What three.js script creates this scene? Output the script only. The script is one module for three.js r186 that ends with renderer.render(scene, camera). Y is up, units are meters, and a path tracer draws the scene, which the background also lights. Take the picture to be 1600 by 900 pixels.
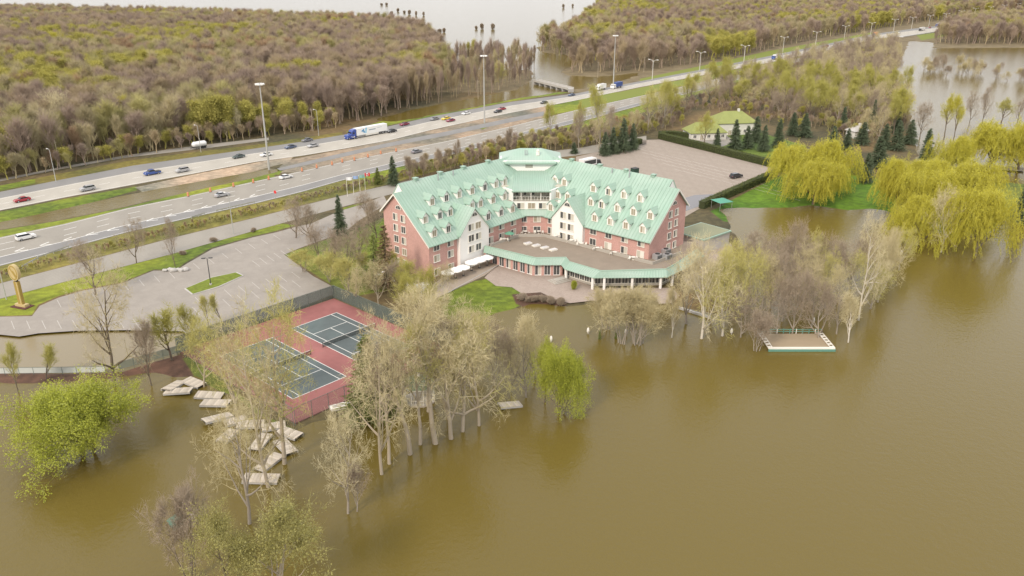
import * as THREE from 'three';
import { mergeGeometries } from 'three/addons/utils/BufferGeometryUtils.js';

// ---------- camera, sky, sun, exposure ----------
const scene = new THREE.Scene();
const camera = new THREE.PerspectiveCamera(38.77, 16 / 9, 1, 60000);
camera.position.set(0, 68.07, 0);
camera.rotation.x = THREE.MathUtils.degToRad(-21.689);
const renderer = new THREE.WebGLRenderer({ antialias: true });
renderer.toneMapping = THREE.LinearToneMapping;
renderer.toneMappingExposure = 1.6;
renderer.shadowMap.enabled = true;

const V = (x, y, z) => new THREE.Vector3(x, y, z);
const rng = (seed) => () => { seed = (seed + 0x6d2b79f5) | 0; let t = Math.imul(seed ^ (seed >>> 15), 1 | seed); t = (t + Math.imul(t ^ (t >>> 7), 61 | t)) ^ t; return ((t ^ (t >>> 14)) >>> 0) / 4294967296; };
const hash = (x, y, s) => { let h = Math.imul(x | 0, 374761393) ^ Math.imul(y | 0, 668265263) ^ Math.imul(s | 0, 1442695041); h = Math.imul(h ^ (h >>> 13), 1274126177); return ((h ^ (h >>> 16)) >>> 0) / 4294967296; };
const mod = (a, n) => ((a % n) + n) % n;
// value noise; per > 0 makes it tile
function vn(x, y, s = 0, per = 0) {
  const ix = Math.floor(x), iy = Math.floor(y), fx = x - ix, fy = y - iy, u = fx * fx * (3 - 2 * fx), v = fy * fy * (3 - 2 * fy);
  const c = (a, b) => (per ? hash(mod(a, per), mod(b, per), s) : hash(a, b, s));
  const a = c(ix, iy), b = c(ix + 1, iy), d = c(ix, iy + 1), e = c(ix + 1, iy + 1);
  return (a + (b - a) * u) * (1 - v) + (d + (e - d) * u) * v;
}
const fbm = (x, y, s = 0, per = 0, o = 4) => { let r = 0, a = 0.5, n = 0; for (let i = 0; i < o; i++) { r += a * vn(x, y, s + i, per); n += a; a *= 0.5; x *= 2; y *= 2; per *= 2; } return r / n; };

{ // overcast sky: even pale cloud, a little darker folds
  const W = 1024, Hh = 512, d = new Float32Array(W * Hh * 4);
  for (let j = 0; j < Hh; j++) for (let i = 0; i < W; i++) {
    const up = ((j + 0.5) / Hh - 0.5) * Math.PI, az = (i + 0.5) / W * 2 * Math.PI, y = Math.sin(up);
    const k = 1 / Math.max(0.12, y), cx = Math.cos(az) * Math.cos(up) * k, cz = Math.sin(az) * Math.cos(up) * k;
    const cloud = y > 0 ? fbm(cx * 1.6 + 40, cz * 1.6 + 40, 5) - 0.5 : 0;
    const l = 0.72 + 0.13 * Math.max(0, y) + cloud * 0.26 * Math.min(1, Math.max(0, y) * 4), o = (j * W + i) * 4;
    d[o] = l * 0.99; d[o + 1] = l * 0.99; d[o + 2] = l * 1.01; d[o + 3] = 1;
  }
  const t = new THREE.DataTexture(d, W, Hh, THREE.RGBAFormat, THREE.FloatType);
  t.mapping = THREE.EquirectangularReflectionMapping; t.magFilter = THREE.LinearFilter; t.needsUpdate = true;
  scene.background = t; scene.environment = t;
}
const sun = new THREE.DirectionalLight(0xfff0de, 1.5);
sun.position.set(-150, 205, 30); sun.target.position.set(0, 0, -200); scene.add(sun, sun.target);
sun.castShadow = true; sun.shadow.radius = 20; sun.shadow.mapSize.set(4096, 4096);
Object.assign(sun.shadow.camera, { left: -320, right: 320, top: 320, bottom: -320, near: 10, far: 1200 });

// ---------- helpers ----------
const names = {};
const numbered = (n) => { const k = names[n] = (names[n] ?? -1) + 1; return k ? n + '_' + String(k).padStart(3, '0') : n; };
const M = (r, g, b, roughness = 0.85, more = {}) => { const m = new THREE.MeshPhysicalMaterial({ roughness, side: THREE.DoubleSide, ...more }); m.color.setRGB(r, g, b); return m; };
const shade = (o) => { o.traverse((c) => { if (c.isMesh) { c.castShadow = true; c.receiveShadow = true; } }); return o; };
function tag(o, label, category, group) { o.userData.label = label; o.userData.category = category; if (group) o.userData.group = group; return o; }
function struct(name, geo, m, parent = scene) { const o = new THREE.Mesh(geo, m); o.name = parent === scene ? numbered(name) : name; o.castShadow = o.receiveShadow = true; if (parent === scene) o.userData.kind = 'structure'; parent.add(o); return o; }
function thing(name, label, category, x = 0, y = 0, z = 0, turn = 0, group) { const g = new THREE.Group(); g.name = numbered(name); g.position.set(x, y, z); g.rotation.y = turn; scene.add(g); return tag(g, label, category, group); }
function part(name, geo, m, parent, x = 0, y = 0, z = 0, ry = 0) { const o = new THREE.Mesh(geo, m); o.name = name; o.position.set(x, y, z); o.rotation.y = ry; o.castShadow = o.receiveShadow = true; parent.add(o); return o; }
function copy(o, label, x, y, z, turn = 0, group) { const c = o.clone(); c.userData = { ...o.userData }; c.name = numbered(o.name.replace(/_\d{3}$/, '')); c.position.set(x, y, z); c.rotation.y = turn; scene.add(c); if (label) c.userData.label = label; if (group) c.userData.group = group; return c; }
const box = (w, h, d, x = 0, y = 0, z = 0) => new THREE.BoxGeometry(w, h, d).translate(x, y, z);
const cyl = (r0, r1, h, n = 8, x = 0, y = 0, z = 0) => new THREE.CylinderGeometry(r1, r0, h, n).translate(x, y + h / 2, z);
const merge = (list) => mergeGeometries(list.map((g) => { const n = g.index ? g.toNonIndexed() : g; for (const k of Object.keys(n.attributes)) if (!['position', 'normal', 'uv'].includes(k)) n.deleteAttribute(k); if (!n.attributes.uv) n.setAttribute('uv', new THREE.BufferAttribute(new Float32Array(n.attributes.position.count * 2), 2)); return n; }));
const bar = (a, b, r, n = 5) => { const d = V().subVectors(b, a), g = new THREE.CylinderGeometry(r, r, d.length(), n); g.applyQuaternion(new THREE.Quaternion().setFromUnitVectors(V(0, 1, 0), d.clone().normalize())); return g.translate((a.x + b.x) / 2, (a.y + b.y) / 2, (a.z + b.z) / 2); };
// faces given as rings of points (convex), flat shaded, uv in metres along the face
function faces(list) {
  const p = [], uv = [];
  for (const f of list) {
    const v = f.map((q) => V(...q)), e = V().subVectors(v[1], v[0]).normalize(), n = V().crossVectors(e, V().subVectors(v[2], v[0])).normalize(), w = V().crossVectors(n, e);
    for (let i = 1; i < v.length - 1; i++) for (const q of [v[0], v[i], v[i + 1]]) { p.push(q.x, q.y, q.z); const d = V().subVectors(q, v[0]); uv.push(d.dot(e), d.dot(w)); }
  }
  const g = new THREE.BufferGeometry(); g.setAttribute('position', new THREE.Float32BufferAttribute(p, 3)); g.setAttribute('uv', new THREE.Float32BufferAttribute(uv, 2)); g.computeVertexNormals(); return g;
}
// a slab: ring of points on top, thickness downward
function slab(ring, t) { const low = ring.map(([x, y, z]) => [x, y - t, z]), f = [ring, [...low].reverse()]; ring.forEach((a, i) => { const j = (i + 1) % ring.length; f.push([a, low[i], low[j], ring[j]]); }); return faces(f); }
function sheet(pts, y, t = 0) { // flat polygon of [x, z], uv in metres; t > 0 gives it thickness
  const s = new THREE.Shape(pts.map(([x, z]) => new THREE.Vector2(x, -z)));
  const g = t ? new THREE.ExtrudeGeometry(s, { depth: t, bevelEnabled: false }) : new THREE.ShapeGeometry(s);
  return g.rotateX(-Math.PI / 2).translate(0, y - (t || 0), 0);
}
function ribbon(A, B, y, k0 = 0, k1 = 1) { // strip between two edge lines, uv in metres (u along)
  const p = [], uv = [], ix = []; let u = 0;
  for (let i = 0; i < A.length; i++) {
    const a = A[i], b = B[i]; if (i) u += Math.hypot(a[0] - A[i - 1][0], a[1] - A[i - 1][1]);
    for (const k of [k0, k1]) { const x = a[0] + (b[0] - a[0]) * k, z = a[1] + (b[1] - a[1]) * k; p.push(x, y, z); uv.push(u, k * Math.hypot(b[0] - a[0], b[1] - a[1])); }
    if (i) { const o = i * 2; ix.push(o - 2, o, o - 1, o - 1, o, o + 1); }
  }
  const g = new THREE.BufferGeometry(); g.setAttribute('position', new THREE.Float32BufferAttribute(p, 3)); g.setAttribute('uv', new THREE.Float32BufferAttribute(uv, 2)); g.setIndex(ix); g.computeVertexNormals(); return g;
}
function tex(n, f, metres, srgb = false) { // tiling texture: f(u, v) gives [r, g, b] 0..1
  const d = new Uint8Array(n * n * 4);
  for (let j = 0; j < n; j++) for (let i = 0; i < n; i++) { const c = f(i / n, j / n), o = (j * n + i) * 4; for (let k = 0; k < 3; k++) d[o + k] = Math.max(0, Math.min(255, c[k] * 255)); d[o + 3] = 255; }
  const t = new THREE.DataTexture(d, n, n); t.wrapS = t.wrapT = THREE.RepeatWrapping; t.magFilter = THREE.LinearFilter; t.minFilter = THREE.LinearMipmapLinearFilter; t.repeat.set(1 / metres, 1 / metres); if (srgb) t.colorSpace = THREE.SRGBColorSpace; t.needsUpdate = true; return t;
}
const inside = (p, x, z) => { let r = false; for (let i = 0, j = p.length - 1; i < p.length; j = i++) { const [xi, zi] = p[i], [xj, zj] = p[j]; if ((zi > z) !== (zj > z) && x < (xj - xi) * (z - zi) / (zj - zi) + xi) r = !r; } return r; };
function edgeDist(p, x, z) { let m = 1e9; for (let i = 0, j = p.length - 1; i < p.length; j = i++) { const [ax, az] = p[j], bx = p[i][0] - ax, bz = p[i][1] - az, t = Math.max(0, Math.min(1, ((x - ax) * bx + (z - az) * bz) / (bx * bx + bz * bz || 1))); m = Math.min(m, Math.hypot(x - ax - bx * t, z - az - bz * t)); } return m; }
const sd = (p, x, z) => (inside(p, x, z) ? 1 : -1) * edgeDist(p, x, z);
const turnTo = (dx, dz) => Math.atan2(-dz, dx);
const along = turnTo(0.66, -0.75); // bearing of the highway

// grain shared by several surfaces
const speck = tex(512, (u, v) => { const a = 0.8 + 0.2 * fbm(u * 8, v * 8, 3, 8) + 0.1 * (fbm(u * 64, v * 64, 9, 64, 2) - 0.5); return [a, a, a]; }, 14);
const worn = tex(512, (u, v) => { const st = fbm(u * 3, v * 60, 21, 3, 3), b = fbm(u * 6, v * 6, 22, 6), c = fbm(u * 90, v * 90, 23, 90, 2), a = 0.72 + 0.2 * st + 0.14 * b + 0.1 * c - 0.08; return [a, a * 0.99, a * 0.97]; }, 22);
const brickTex = tex(512, (u, v) => { const r = Math.floor(v * 64), mv = v * 64 - r, uu = u * 24 + (r % 2) * 0.5, mu = uu - Math.floor(uu), k = hash(mod(Math.floor(uu), 24), r, 4), m = mv < 0.14 || mu < 0.06, a = m ? 0.95 : 0.78 + 0.24 * k, s = 0.9 + 0.2 * fbm(u * 5, v * 5, 8, 5); return [a * s, a * s * (m ? 1 : 0.97), a * s * (m ? 1 : 0.96)]; }, 5.6);

// ---------- land, water, roads ----------
const WATER = -0.35;
const shore = [[-1062.6, -1191.8], [-708.4, -1191.8], [-459.3, -1122.4], [-287.78, -1015.4], [-169.49, -945.1], [-109.82, -917.7], [-80.09, -808.2], [-56.06, -674.5], [-38.03, -588.8], [-17.57, -577.7], [15.38, -577.7], [15.4, -530.9], [3.69, -480.4], [-20.86, -451.5], [-50.8, -410], [-62.86, -385], [-54.71, -380], [-31.61, -408.1], [0, -447], [29.34, -477.8], [53.49, -498.9], [73.37, -534], [85.32, -560.1], [66.32, -543.5], [51.23, -537.1], [37.31, -543.5], [30.89, -563.6], [50.03, -628.9], [40.77, -674.5], [23.42, -689.5], [19.17, -727], [30.34, -808.2], [67.37, -900.4], [109.36, -1177.3], [144.91, -1484.1], [277.85, -1885.3], [1265.5, -2876.4], [2320.2, -2876.4], [212.77, -239.19], [150.76, -232.34], [132.33, -212.61], [115.65, -207.04], [111.67, -220.86], [110.24, -232.34], [100.66, -234.36], [90.43, -237.79], [76.16, -235.04], [64.57, -234.36], [62.78, -222.7], [60.11, -202.77], [58.14, -188.06], [55.82, -175.12], [49.88, -163.65], [43.63, -156.03], [41.09, -155.37], [34.12, -160.81], [25.11, -159.76], [17.19, -162.22], [10.92, -160.81], [4.13, -162.22], [-1.35, -158.73], [-5.26, -154.06], [-8.23, -147.17], [-10.06, -135.91], [-12.38, -127.89], [-17.47, -123.27], [-20.97, -117.25], [-26.36, -115.21], [-30.32, -112.07], [-34.21, -109.43], [-38.3, -111.69], [-43.72, -116.22], [-51.33, -123.27], [-56.46, -128.37], [-60.57, -127.89], [-63.86, -129.34], [-66.47, -129.34], [-69.23, -127.89], [-72.95, -127.42], [-82.54, -126.48], [-88.83, -125.78], [-131.45, -123.72]];
const river = [[241.46, -275.09], [170.5, -266.3], [153.2, -274.19], [146.18, -287.34], [169.14, -341.3], [200.17, -413.8], [228.01, -493.4], [280.6, -608.2], [372.5, -794.6], [386.5, -781.4], [357.2, -727], [611.7, -738.4]];
const ditch = [[-163.98, -198.66], [-144.44, -221.47], [-137.68, -229.04], [-127.41, -242.75], [-117.05, -255.61], [-101.65, -270.63], [-85.39, -286.36], [-83.02, -283.46], [-91.37, -272.4], [-103.55, -258.01], [-116.67, -240.6], [-128.93, -226.47], [-141.65, -216.66], [-161.1, -194.69]];
const floodedLot = [[-135.49, -142.48], [-100.57, -145.98], [-96.3, -145.09], [-93.35, -146.57], [-86.37, -147.78], [-76.34, -148.08], [-65.42, -147.78], [-61.65, -143.34], [-62.39, -139.68], [-66.52, -136.44], [-70.62, -132.3], [-78.48, -131.8], [-92.48, -132.05], [-126.95, -131.8]];
function landDepth(x, z) { // metres inside the land, negative in the water
  const n = (fbm(x * 0.11, z * 0.11, 31) - 0.5) * 5;
  let d = sd(shore, x, z) + n;
  for (const h of [river, ditch, floodedLot]) d = Math.min(d, -sd(h, x, z) + n * (h === ditch ? 0.25 : h === floodedLot ? 0.12 : 1));
  return d;
}
const landY = (x, z) => Math.max(-1.6, Math.min(0, landDepth(x, z) * 0.16 - 0.55));
function terrain(x0, x1, z0, z1, step) {
  const nx = Math.round((x1 - x0) / step), nz = Math.round((z1 - z0) / step), p = [], uv = [], ix = [];
  for (let j = 0; j <= nz; j++) for (let i = 0; i <= nx; i++) { const x = x0 + (x1 - x0) * i / nx, z = z0 + (z1 - z0) * j / nz; p.push(x, landY(x, z), z); uv.push((x - x0) / (x1 - x0), (z1 - z) / (z1 - z0)); }
  for (let j = 0; j < nz; j++) for (let i = 0; i < nx; i++) { const a = j * (nx + 1) + i, b = a + nx + 1; ix.push(a, b, a + 1, a + 1, b, b + 1); }
  const g = new THREE.BufferGeometry(); g.setAttribute('position', new THREE.Float32BufferAttribute(p, 3)); g.setAttribute('uv', new THREE.Float32BufferAttribute(uv, 2)); g.setIndex(ix); g.computeVertexNormals(); return g;
}
const NX0 = -240, NX1 = 220, NZ0 = -470, NZ1 = -60;
{ // what covers the near ground: lawn, rough grass, dirt, leaf litter
  const S = 2048, cv = document.createElement('canvas'); cv.width = cv.height = S; const c = cv.getContext('2d');
  const fill = (pts, col) => { c.fillStyle = col; c.beginPath(); pts.forEach(([x, z], i) => c[i ? 'lineTo' : 'moveTo']((x - NX0) / (NX1 - NX0) * S, (z - NZ0) / (NZ1 - NZ0) * S)); c.closePath(); c.fill(); };
  c.fillStyle = '#7b6c49'; c.fillRect(0, 0, S, S);
  const lawn = '#8c9c2e', rough = '#8d8a45', dirt = '#b3a38c', gravel = '#c4b49c', soil = '#7d5c4a', deep = '#6a9322';
  fill([[-149.89, -179.26], [-128.31, -193.72], [-119.05, -207.04], [-95.45, -235.72], [-63.94, -266.3], [-24.52, -310.5], [0, -341.3], [29.45, -378.3], [65.78, -425.7], [63.5, -410], [28.1, -359.7], [0, -315.1], [-22.84, -287.34], [-43.86, -260.44], [-55.08, -248.65], [-73.67, -226.47], [-90.99, -207.04], [-105.16, -188.99], [-117.04, -174.31], [-133.5, -156.7]], rough);
  fill([[-170.07, -207.04], [-150.37, -231.67], [-138.69, -245.67], [-122.75, -261.27], [-120.68, -256.4], [-128.09, -244.2], [-137.68, -229.04], [-143.73, -220.25], [-162.53, -196.66]], lawn);
  fill([[-155.62, -187.15], [-140.29, -214.33], [-127.65, -223.94], [-115.45, -237.79], [-102.97, -256.4], [-90.56, -269.75], [-84.08, -281.56], [-80.97, -274.19], [-85.75, -268.02], [-100.43, -249.41], [-114.25, -235.04], [-125.15, -219.04], [-135.74, -206.5], [-153.66, -184.45]], lawn);
  fill([[-123.45, -151.81], [-111.47, -164.74], [-106.56, -171.15], [-99.81, -178], [-85.81, -193.72], [-69.98, -213.75], [-64.68, -220.25], [-60.28, -218.44], [-64.58, -213.18], [-69.36, -208.69], [-77.24, -199.16], [-79.71, -188.06], [-80.17, -183.13], [-85.51, -183.13], [-89.42, -174.72], [-96.1, -170.37], [-99.69, -166.21], [-101.38, -161.51], [-99.76, -156.03], [-106.03, -155.37], [-118.21, -144.21]], lawn);
  fill([[-56.94, -193.72], [-54.69, -197.65], [-45.06, -211.47], [-36.74, -225.83], [-30.15, -232.34], [-23.5, -175.12], [-28.52, -169.22], [-33.76, -166.58], [-40.56, -172.32]], '#84923c');
  fill([[-41.52, -192.75], [-41.79, -212.61], [-36.29, -222.7], [-27.99, -213.75], [-24.48, -183.57], [-31.48, -179.26]], lawn);
  fill([[-50.59, -235.72], [-46.67, -240.6], [-43.75, -240.6], [-43.12, -231.01], [-47.57, -229.7]], lawn);
  fill([[-16.63, -163.65], [-11.68, -173.91], [-4.46, -177.58], [0.29, -171.15], [2.54, -167.33], [1.64, -161.51], [-1.34, -158.05], [-7.87, -153.41], [-13.11, -153.41]], lawn);
  fill([[0, -167.33], [7.12, -168.84], [11.96, -166.58], [11.64, -161.51], [4.08, -160.11], [0.83, -162.22]], soil);
  fill([[58.42, -232.34], [89.2, -272.4], [105.07, -287.34], [123.34, -287.34], [124.26, -258.01], [108.87, -222.7], [86.35, -225.83], [59.88, -222.7]], deep);
  fill([[71.25, -329.6], [78.47, -345.4], [105.55, -355.3], [117.52, -324.6], [102.78, -287.34], [92.5, -287.34]], '#82973a');
  fill([[112.13, -232.34], [146.18, -287.34], [155.99, -279.69], [173.01, -270.63], [146.98, -225.83], [116.88, -202.77]], '#7f8a35');
  fill([[16.23, -419.7], [33.96, -440.4], [75.24, -490.8], [125.06, -546.8], [117.69, -513], [70.19, -456], [31.75, -410], [15.22, -391.8]], lawn);
  fill([[-52.52, -274.19], [-43.13, -285.39], [-24.12, -304.9], [0, -337.3], [29.1, -373.5], [65.19, -421.6], [66.1, -406.2], [27.88, -356.7], [0, -318.6], [-23.28, -293.33], [-41.33, -272.4], [-49.37, -262.09]], lawn);
  fill([[-65.91, -351], [-53.62, -371.9], [-31.08, -400.7], [0, -438.2], [28.63, -465.5], [79.74, -521.8], [83.37, -546.8], [29.64, -482.9], [0, -451.5], [-31.75, -410], [-59.38, -381.6], [-71.95, -353.8]], lawn);
  fill([[-181.45, -222.7], [-162.46, -252.47], [-150.94, -269.75], [-136.29, -289.31], [-119.81, -302.8], [-100.44, -318.6], [-71.71, -345.4], [-73.33, -353.8], [-102.91, -327.1], [-123.44, -312.8], [-141.91, -298.5], [-155.99, -279.69], [-168.05, -262.09], [-188.45, -232.34]], '#88803c');
  fill([[-185.59, -228.4], [-164.28, -255.61], [-158.31, -265.45], [-161.6, -271.51], [-168.05, -262.09], [-193.43, -239.19]], lawn);
  fill([[-83.57, -279.69], [-83.05, -299.56], [-57.89, -327.1], [-28.53, -365.7], [0, -406.2], [19.82, -427.7], [18.41, -395.3], [0, -362.7], [-26.09, -332.1], [-44.68, -312.8], [-61.88, -294.35], [-73.32, -280.62]], dirt);
  fill([[-122.88, -259.63], [-110.42, -276.91], [-93.7, -295.38], [-82.55, -307.1], [-81.99, -295.38], [-101.05, -268.88], [-117.42, -254.03]], gravel);
  fill([[-89.24, -281.56], [-85.65, -287.34], [-81.01, -284.42], [-80.38, -276.91], [-85.86, -276]], lawn); fill([[-16.42, -362.7], [-12.27, -375.1], [-9.78, -368.8], [-12.64, -359.7]], lawn);
  fill([[-115.41, -131.8], [-70.51, -132.05], [-66.3, -135.91], [-61.88, -139.96], [-57.07, -135.91], [-53.6, -126.01], [-62.28, -126.01], [-68.04, -126.48], [-109.22, -123.27]], soil);
  fill([[-60.97, -135.91], [-59.68, -137.24], [-53.9, -130.8], [-39.28, -115.21], [-34.27, -111.69], [-34.24, -107.61], [-50.36, -120.41]], '#838b3c');
  const im = c.getImageData(0, 0, S, S), d = im.data;
  for (let j = 0; j < S; j++) for (let i = 0; i < S; i++) {
    const o = (j * S + i) * 4, a = fbm(i / 90, j / 90, 41, 0, 3) - 0.5, b = hash(i, j, 6) - 0.5, f = vn(i / 5, j / 5, 44) - 0.5, k = 1 + a * 0.5 + b * 0.16 + f * 0.26;
    d[o] = Math.min(255, d[o] * (k + a * 0.25)); d[o + 1] = Math.min(255, d[o + 1] * k); d[o + 2] = Math.min(255, d[o + 2] * (k - a * 0.1));
  }
  const t = new THREE.DataTexture(new Uint8Array(d.buffer.slice(0)), S, S); t.flipY = true; t.colorSpace = THREE.SRGBColorSpace; t.magFilter = THREE.LinearFilter; t.needsUpdate = true;
  const m = M(0.56, 0.56, 0.56, 1, { map: t });
  struct('ground', terrain(NX0, NX1, NZ0, NZ1, 2), m);
}
{
  const litter = tex(512, (u, v) => { const a = fbm(u * 12, v * 12, 51, 12), b = fbm(u * 90, v * 90, 52, 90, 2); return [0.5 + 0.5 * a + 0.2 * (b - 0.5), 0.45 + 0.5 * a + 0.2 * (b - 0.5), 0.36 + 0.45 * a + 0.15 * (b - 0.5)]; }, 1);
  const m = M(0.24, 0.2, 0.13, 1, { map: litter });
  const add = (x0, x1, z0, z1, s, n) => { const g = terrain(x0, x1, z0, z1, s), u = g.attributes.uv; for (let i = 0; i < u.count; i++) u.setXY(i, u.getX(i) * (x1 - x0) / 60, u.getY(i) * (z1 - z0) / 60); struct(n, g, m); };
  add(-1000, 1200, -1650, -470, 7, 'far_ground');
  add(-700, NX0, -470, -60, 8, 'far_ground'); add(NX1, 700, -470, -60, 8, 'far_ground');
}
{
  const rip = tex(1024, (u, v) => { const a = fbm(u * 40, v * 40, 61, 40, 4) * 0.7 + fbm(u * 160, v * 160, 62, 160, 2) * 0.3; return [a, a, a]; }, 1);
  const silt = tex(512, (u, v) => { const a = fbm(u * 3, v * 5, 63, 1, 4) * 0.9 + 0.05; return [0.74 + 0.42 * a, 0.75 + 0.4 * a, 0.7 + 0.6 * a]; }, 1);
  const rr = rip.clone(); rr.repeat.set(1 / 26, 1 / 26); const ss = silt.clone(); ss.repeat.set(1 / 150, 1 / 150);
  const m = new THREE.MeshPhysicalMaterial({ roughness: 0.14, ior: 1.33, map: ss, bumpMap: rr, bumpScale: 0.05 }); m.color.setRGB(0.144, 0.107, 0.025);
  const R = 30000, g = new THREE.BufferGeometry();
  g.setAttribute('position', new THREE.Float32BufferAttribute([-R, WATER, 2000, R, WATER, 2000, -R, WATER, -R, R, WATER, -R], 3)); g.setAttribute('uv', new THREE.Float32BufferAttribute([-R, -2000, R, -2000, -R, R, R, R], 2)); g.setIndex([0, 1, 2, 2, 1, 3]); g.computeVertexNormals();
  struct('water', g, m);
  const thin = new THREE.MeshPhysicalMaterial({ roughness: 0.16, ior: 1.33, map: ss, bumpMap: rr, bumpScale: 0.03 }); thin.color.setRGB(0.25, 0.205, 0.125); // silty film over pale paving and gravel
  struct('shallow_water', sheet(floodedLot, WATER + 0.02), thin);
}
const asphalt = M(0.27, 0.265, 0.26, 0.9, { map: worn }), concrete = M(0.5, 0.47, 0.415, 0.9, { map: worn }), oldRoad = M(0.35, 0.325, 0.285, 0.9, { map: worn }), lotMat = M(0.35, 0.315, 0.275, 0.9, { map: speck }), paint = M(0.8, 0.79, 0.75, 0.7);
const farTop = [[-183.72, -225.83], [-163.37, -254.03], [-151.39, -270.63], [-136.72, -290.31], [-120.2, -303.8], [-100.79, -319.8], [-85.11, -333.4], [-71.97, -346.8], [-54.43, -367.3], [-38.04, -391.8], [-13.95, -419.7], [0, -436.1], [35.78, -465.5], [78.88, -515.9], [131.81, -577.7], [199.7, -660.2], [291.32, -775], [370.4, -875.5], [441.4, -945.1], [520.3, -1015.4], [620.5, -1096.7]];
const farLow = [[-171.67, -209.24], [-151.15, -233.01], [-139.45, -247.15], [-124.93, -262.92], [-110.75, -277.83], [-94, -296.41], [-78.91, -307.1], [-66.54, -318.6], [-50.12, -336], [-34.99, -358.2], [-12.92, -386.7], [0, -402.5], [33.96, -440.4], [75.24, -490.8], [125.06, -546.8], [186.96, -616.3], [269.86, -715.9], [345.7, -815.2], [406.1, -867.5], [480.5, -935.8], [575.6, -1015.4]];
const nearTop = [[-153.99, -184.9], [-136.38, -207.59], [-125.46, -219.64], [-114.54, -235.72], [-100.7, -250.17], [-85.75, -268.02], [-73.77, -282.51], [-62.27, -296.41], [-44.99, -315.1], [-26.28, -334.7], [0, -367.3], [31.75, -410], [70.19, -456], [117.69, -513], [180.07, -592.6], [258.74, -699.8]];
const nearLow = [[-139.61, -165.1], [-123.45, -185.34], [-114.28, -197.65], [-104.22, -212.04], [-91.86, -225.83], [-77.78, -240.6], [-66.98, -254.03], [-56.97, -268.88], [-41.34, -287.34], [-24.28, -307.1], [0, -338.6], [29.22, -375.1], [65.49, -423.7], [110.59, -480.4], [172.64, -567.1], [251.49, -679.4]];
struct('highway_shoulder', ribbon(farTop, farLow, 0.05, 0, 0.36), asphalt);
struct('highway', ribbon(farTop, farLow, 0.055, 0.36, 1), concrete);
struct('highway', ribbon(nearTop, nearLow, 0.05, 0, 0.7), oldRoad);
struct('highway_shoulder', ribbon(nearTop, nearLow, 0.052, 0.7, 1), asphalt);
struct('road', ribbon([[-132.3, -155.04], [-116.81, -173.91], [-104.94, -188.52], [-90.78, -206.5], [-73.49, -225.83], [-54.93, -247.9], [-43.74, -259.63], [-22.42, -281.56], [0, -307.1], [25.2, -319.8], [56.82, -345.4]], [[-126.36, -146.87], [-111.47, -164.74], [-99.81, -178], [-85.81, -193.72], [-69.98, -213.75], [-52.36, -235.04], [-41.83, -247.15], [-21.56, -269.75], [0, -295.38], [24.28, -307.1], [54.03, -327.1]], 0.04), oldRoad);
struct('road', ribbon([[-183.79, -254.03], [-162.17, -287.34], [-146.16, -308.2], [-123.5, -327.1], [-101.7, -341.3]], [[-181.76, -250.93], [-160.66, -284.42], [-144.24, -303.8], [-120.95, -319.8], [-100.23, -336]], 0.04), oldRoad);
struct('road', ribbon([[-84.51, -287.34], [-68.66, -310.5], [-52.19, -332.1], [-28.1, -359.7], [0, -393.6], [15.94, -411.9]], [[-80.72, -281.56], [-66.22, -298.5], [-50.22, -318.6], [-26.86, -342.7], [0, -373.5], [15.15, -390.1]], 0.035, 0.25, 0.8), asphalt);
const markings = struct('lane_markings', ribbon(nearTop, nearLow, 0.06, 0.7, 0.712), paint);
{ // dashed lane lines and edge lines, children of the first line
  const line = (A, B, k, y, dash, name) => { const out = []; for (let i = 1; i < A.length; i++) { const at = (j, q) => A[j][q] + (B[j][q] - A[j][q]) * k, ax = at(i - 1, 0), az = at(i - 1, 1), bx = at(i, 0), bz = at(i, 1), L = Math.hypot(bx - ax, bz - az), n = dash ? Math.max(1, Math.floor(L / 9)) : 1; for (let q = 0; q < n; q++) { const s = q / n, e = dash ? s + 3.5 / L : 1; out.push(box(L * (e - s), 0.012, 0.18).rotateY(turnTo(bx - ax, bz - az)).translate(ax + (bx - ax) * (s + e) / 2, y, az + (bz - az) * (s + e) / 2)); } } part(name, merge(out), paint, markings).userData.kind = 'stuff'; };
  line(nearTop, nearLow, 0.04, 0.06, 0, 'edge_line'); line(nearTop, nearLow, 0.26, 0.06, 1, 'dashes'); line(nearTop, nearLow, 0.48, 0.06, 1, 'dashes'); line(nearTop, nearLow, 0.97, 0.062, 0, 'edge_line');
  line(farTop, farLow, 0.4, 0.066, 0, 'edge_line'); line(farTop, farLow, 0.68, 0.066, 1, 'dashes'); line(farTop, farLow, 0.96, 0.066, 0, 'edge_line');
  for (const [x, z] of [[-125.1, -197.15], [-121.17, -201.73], [-117.32, -205.96], [-113.49, -210.35], [-109.6, -214.33], [-106.12, -218.44], [-102.59, -223.32], [-99.04, -227.75], [-95.36, -232.34], [-91.68, -236.4], [-88.32, -241.31], [-84.57, -244.93], [-81.14, -249.41]]) part('chevron', merge([box(3, 0.012, 0.3).rotateY(0.45).translate(0, 0, -0.65), box(3, 0.012, 0.3).rotateY(-0.45).translate(0, 0, 0.65)]), paint, markings, x, 0.06, z, along);
}
const vergeTurf = M(0.18, 0.21, 0.035, 1);
struct('verge', ribbon([[35.66, -440.4], [74.85, -488.1], [124.35, -543.5], [185.77, -612.3], [260.62, -705.1]], [[33.48, -411.9], [70.53, -458.4], [118.33, -515.9], [181.18, -596.4], [258.74, -699.8]], 0.03), vergeTurf);
struct('verge', ribbon([[80.62, -527.8], [136.73, -600.3], [211.22, -699.8], [303.4, -808.2], [380.7, -900.4]], [[78.88, -515.9], [131.81, -577.7], [199.7, -660.2], [291.32, -775], [370.4, -875.5]], 0.03), vergeTurf);
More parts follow.
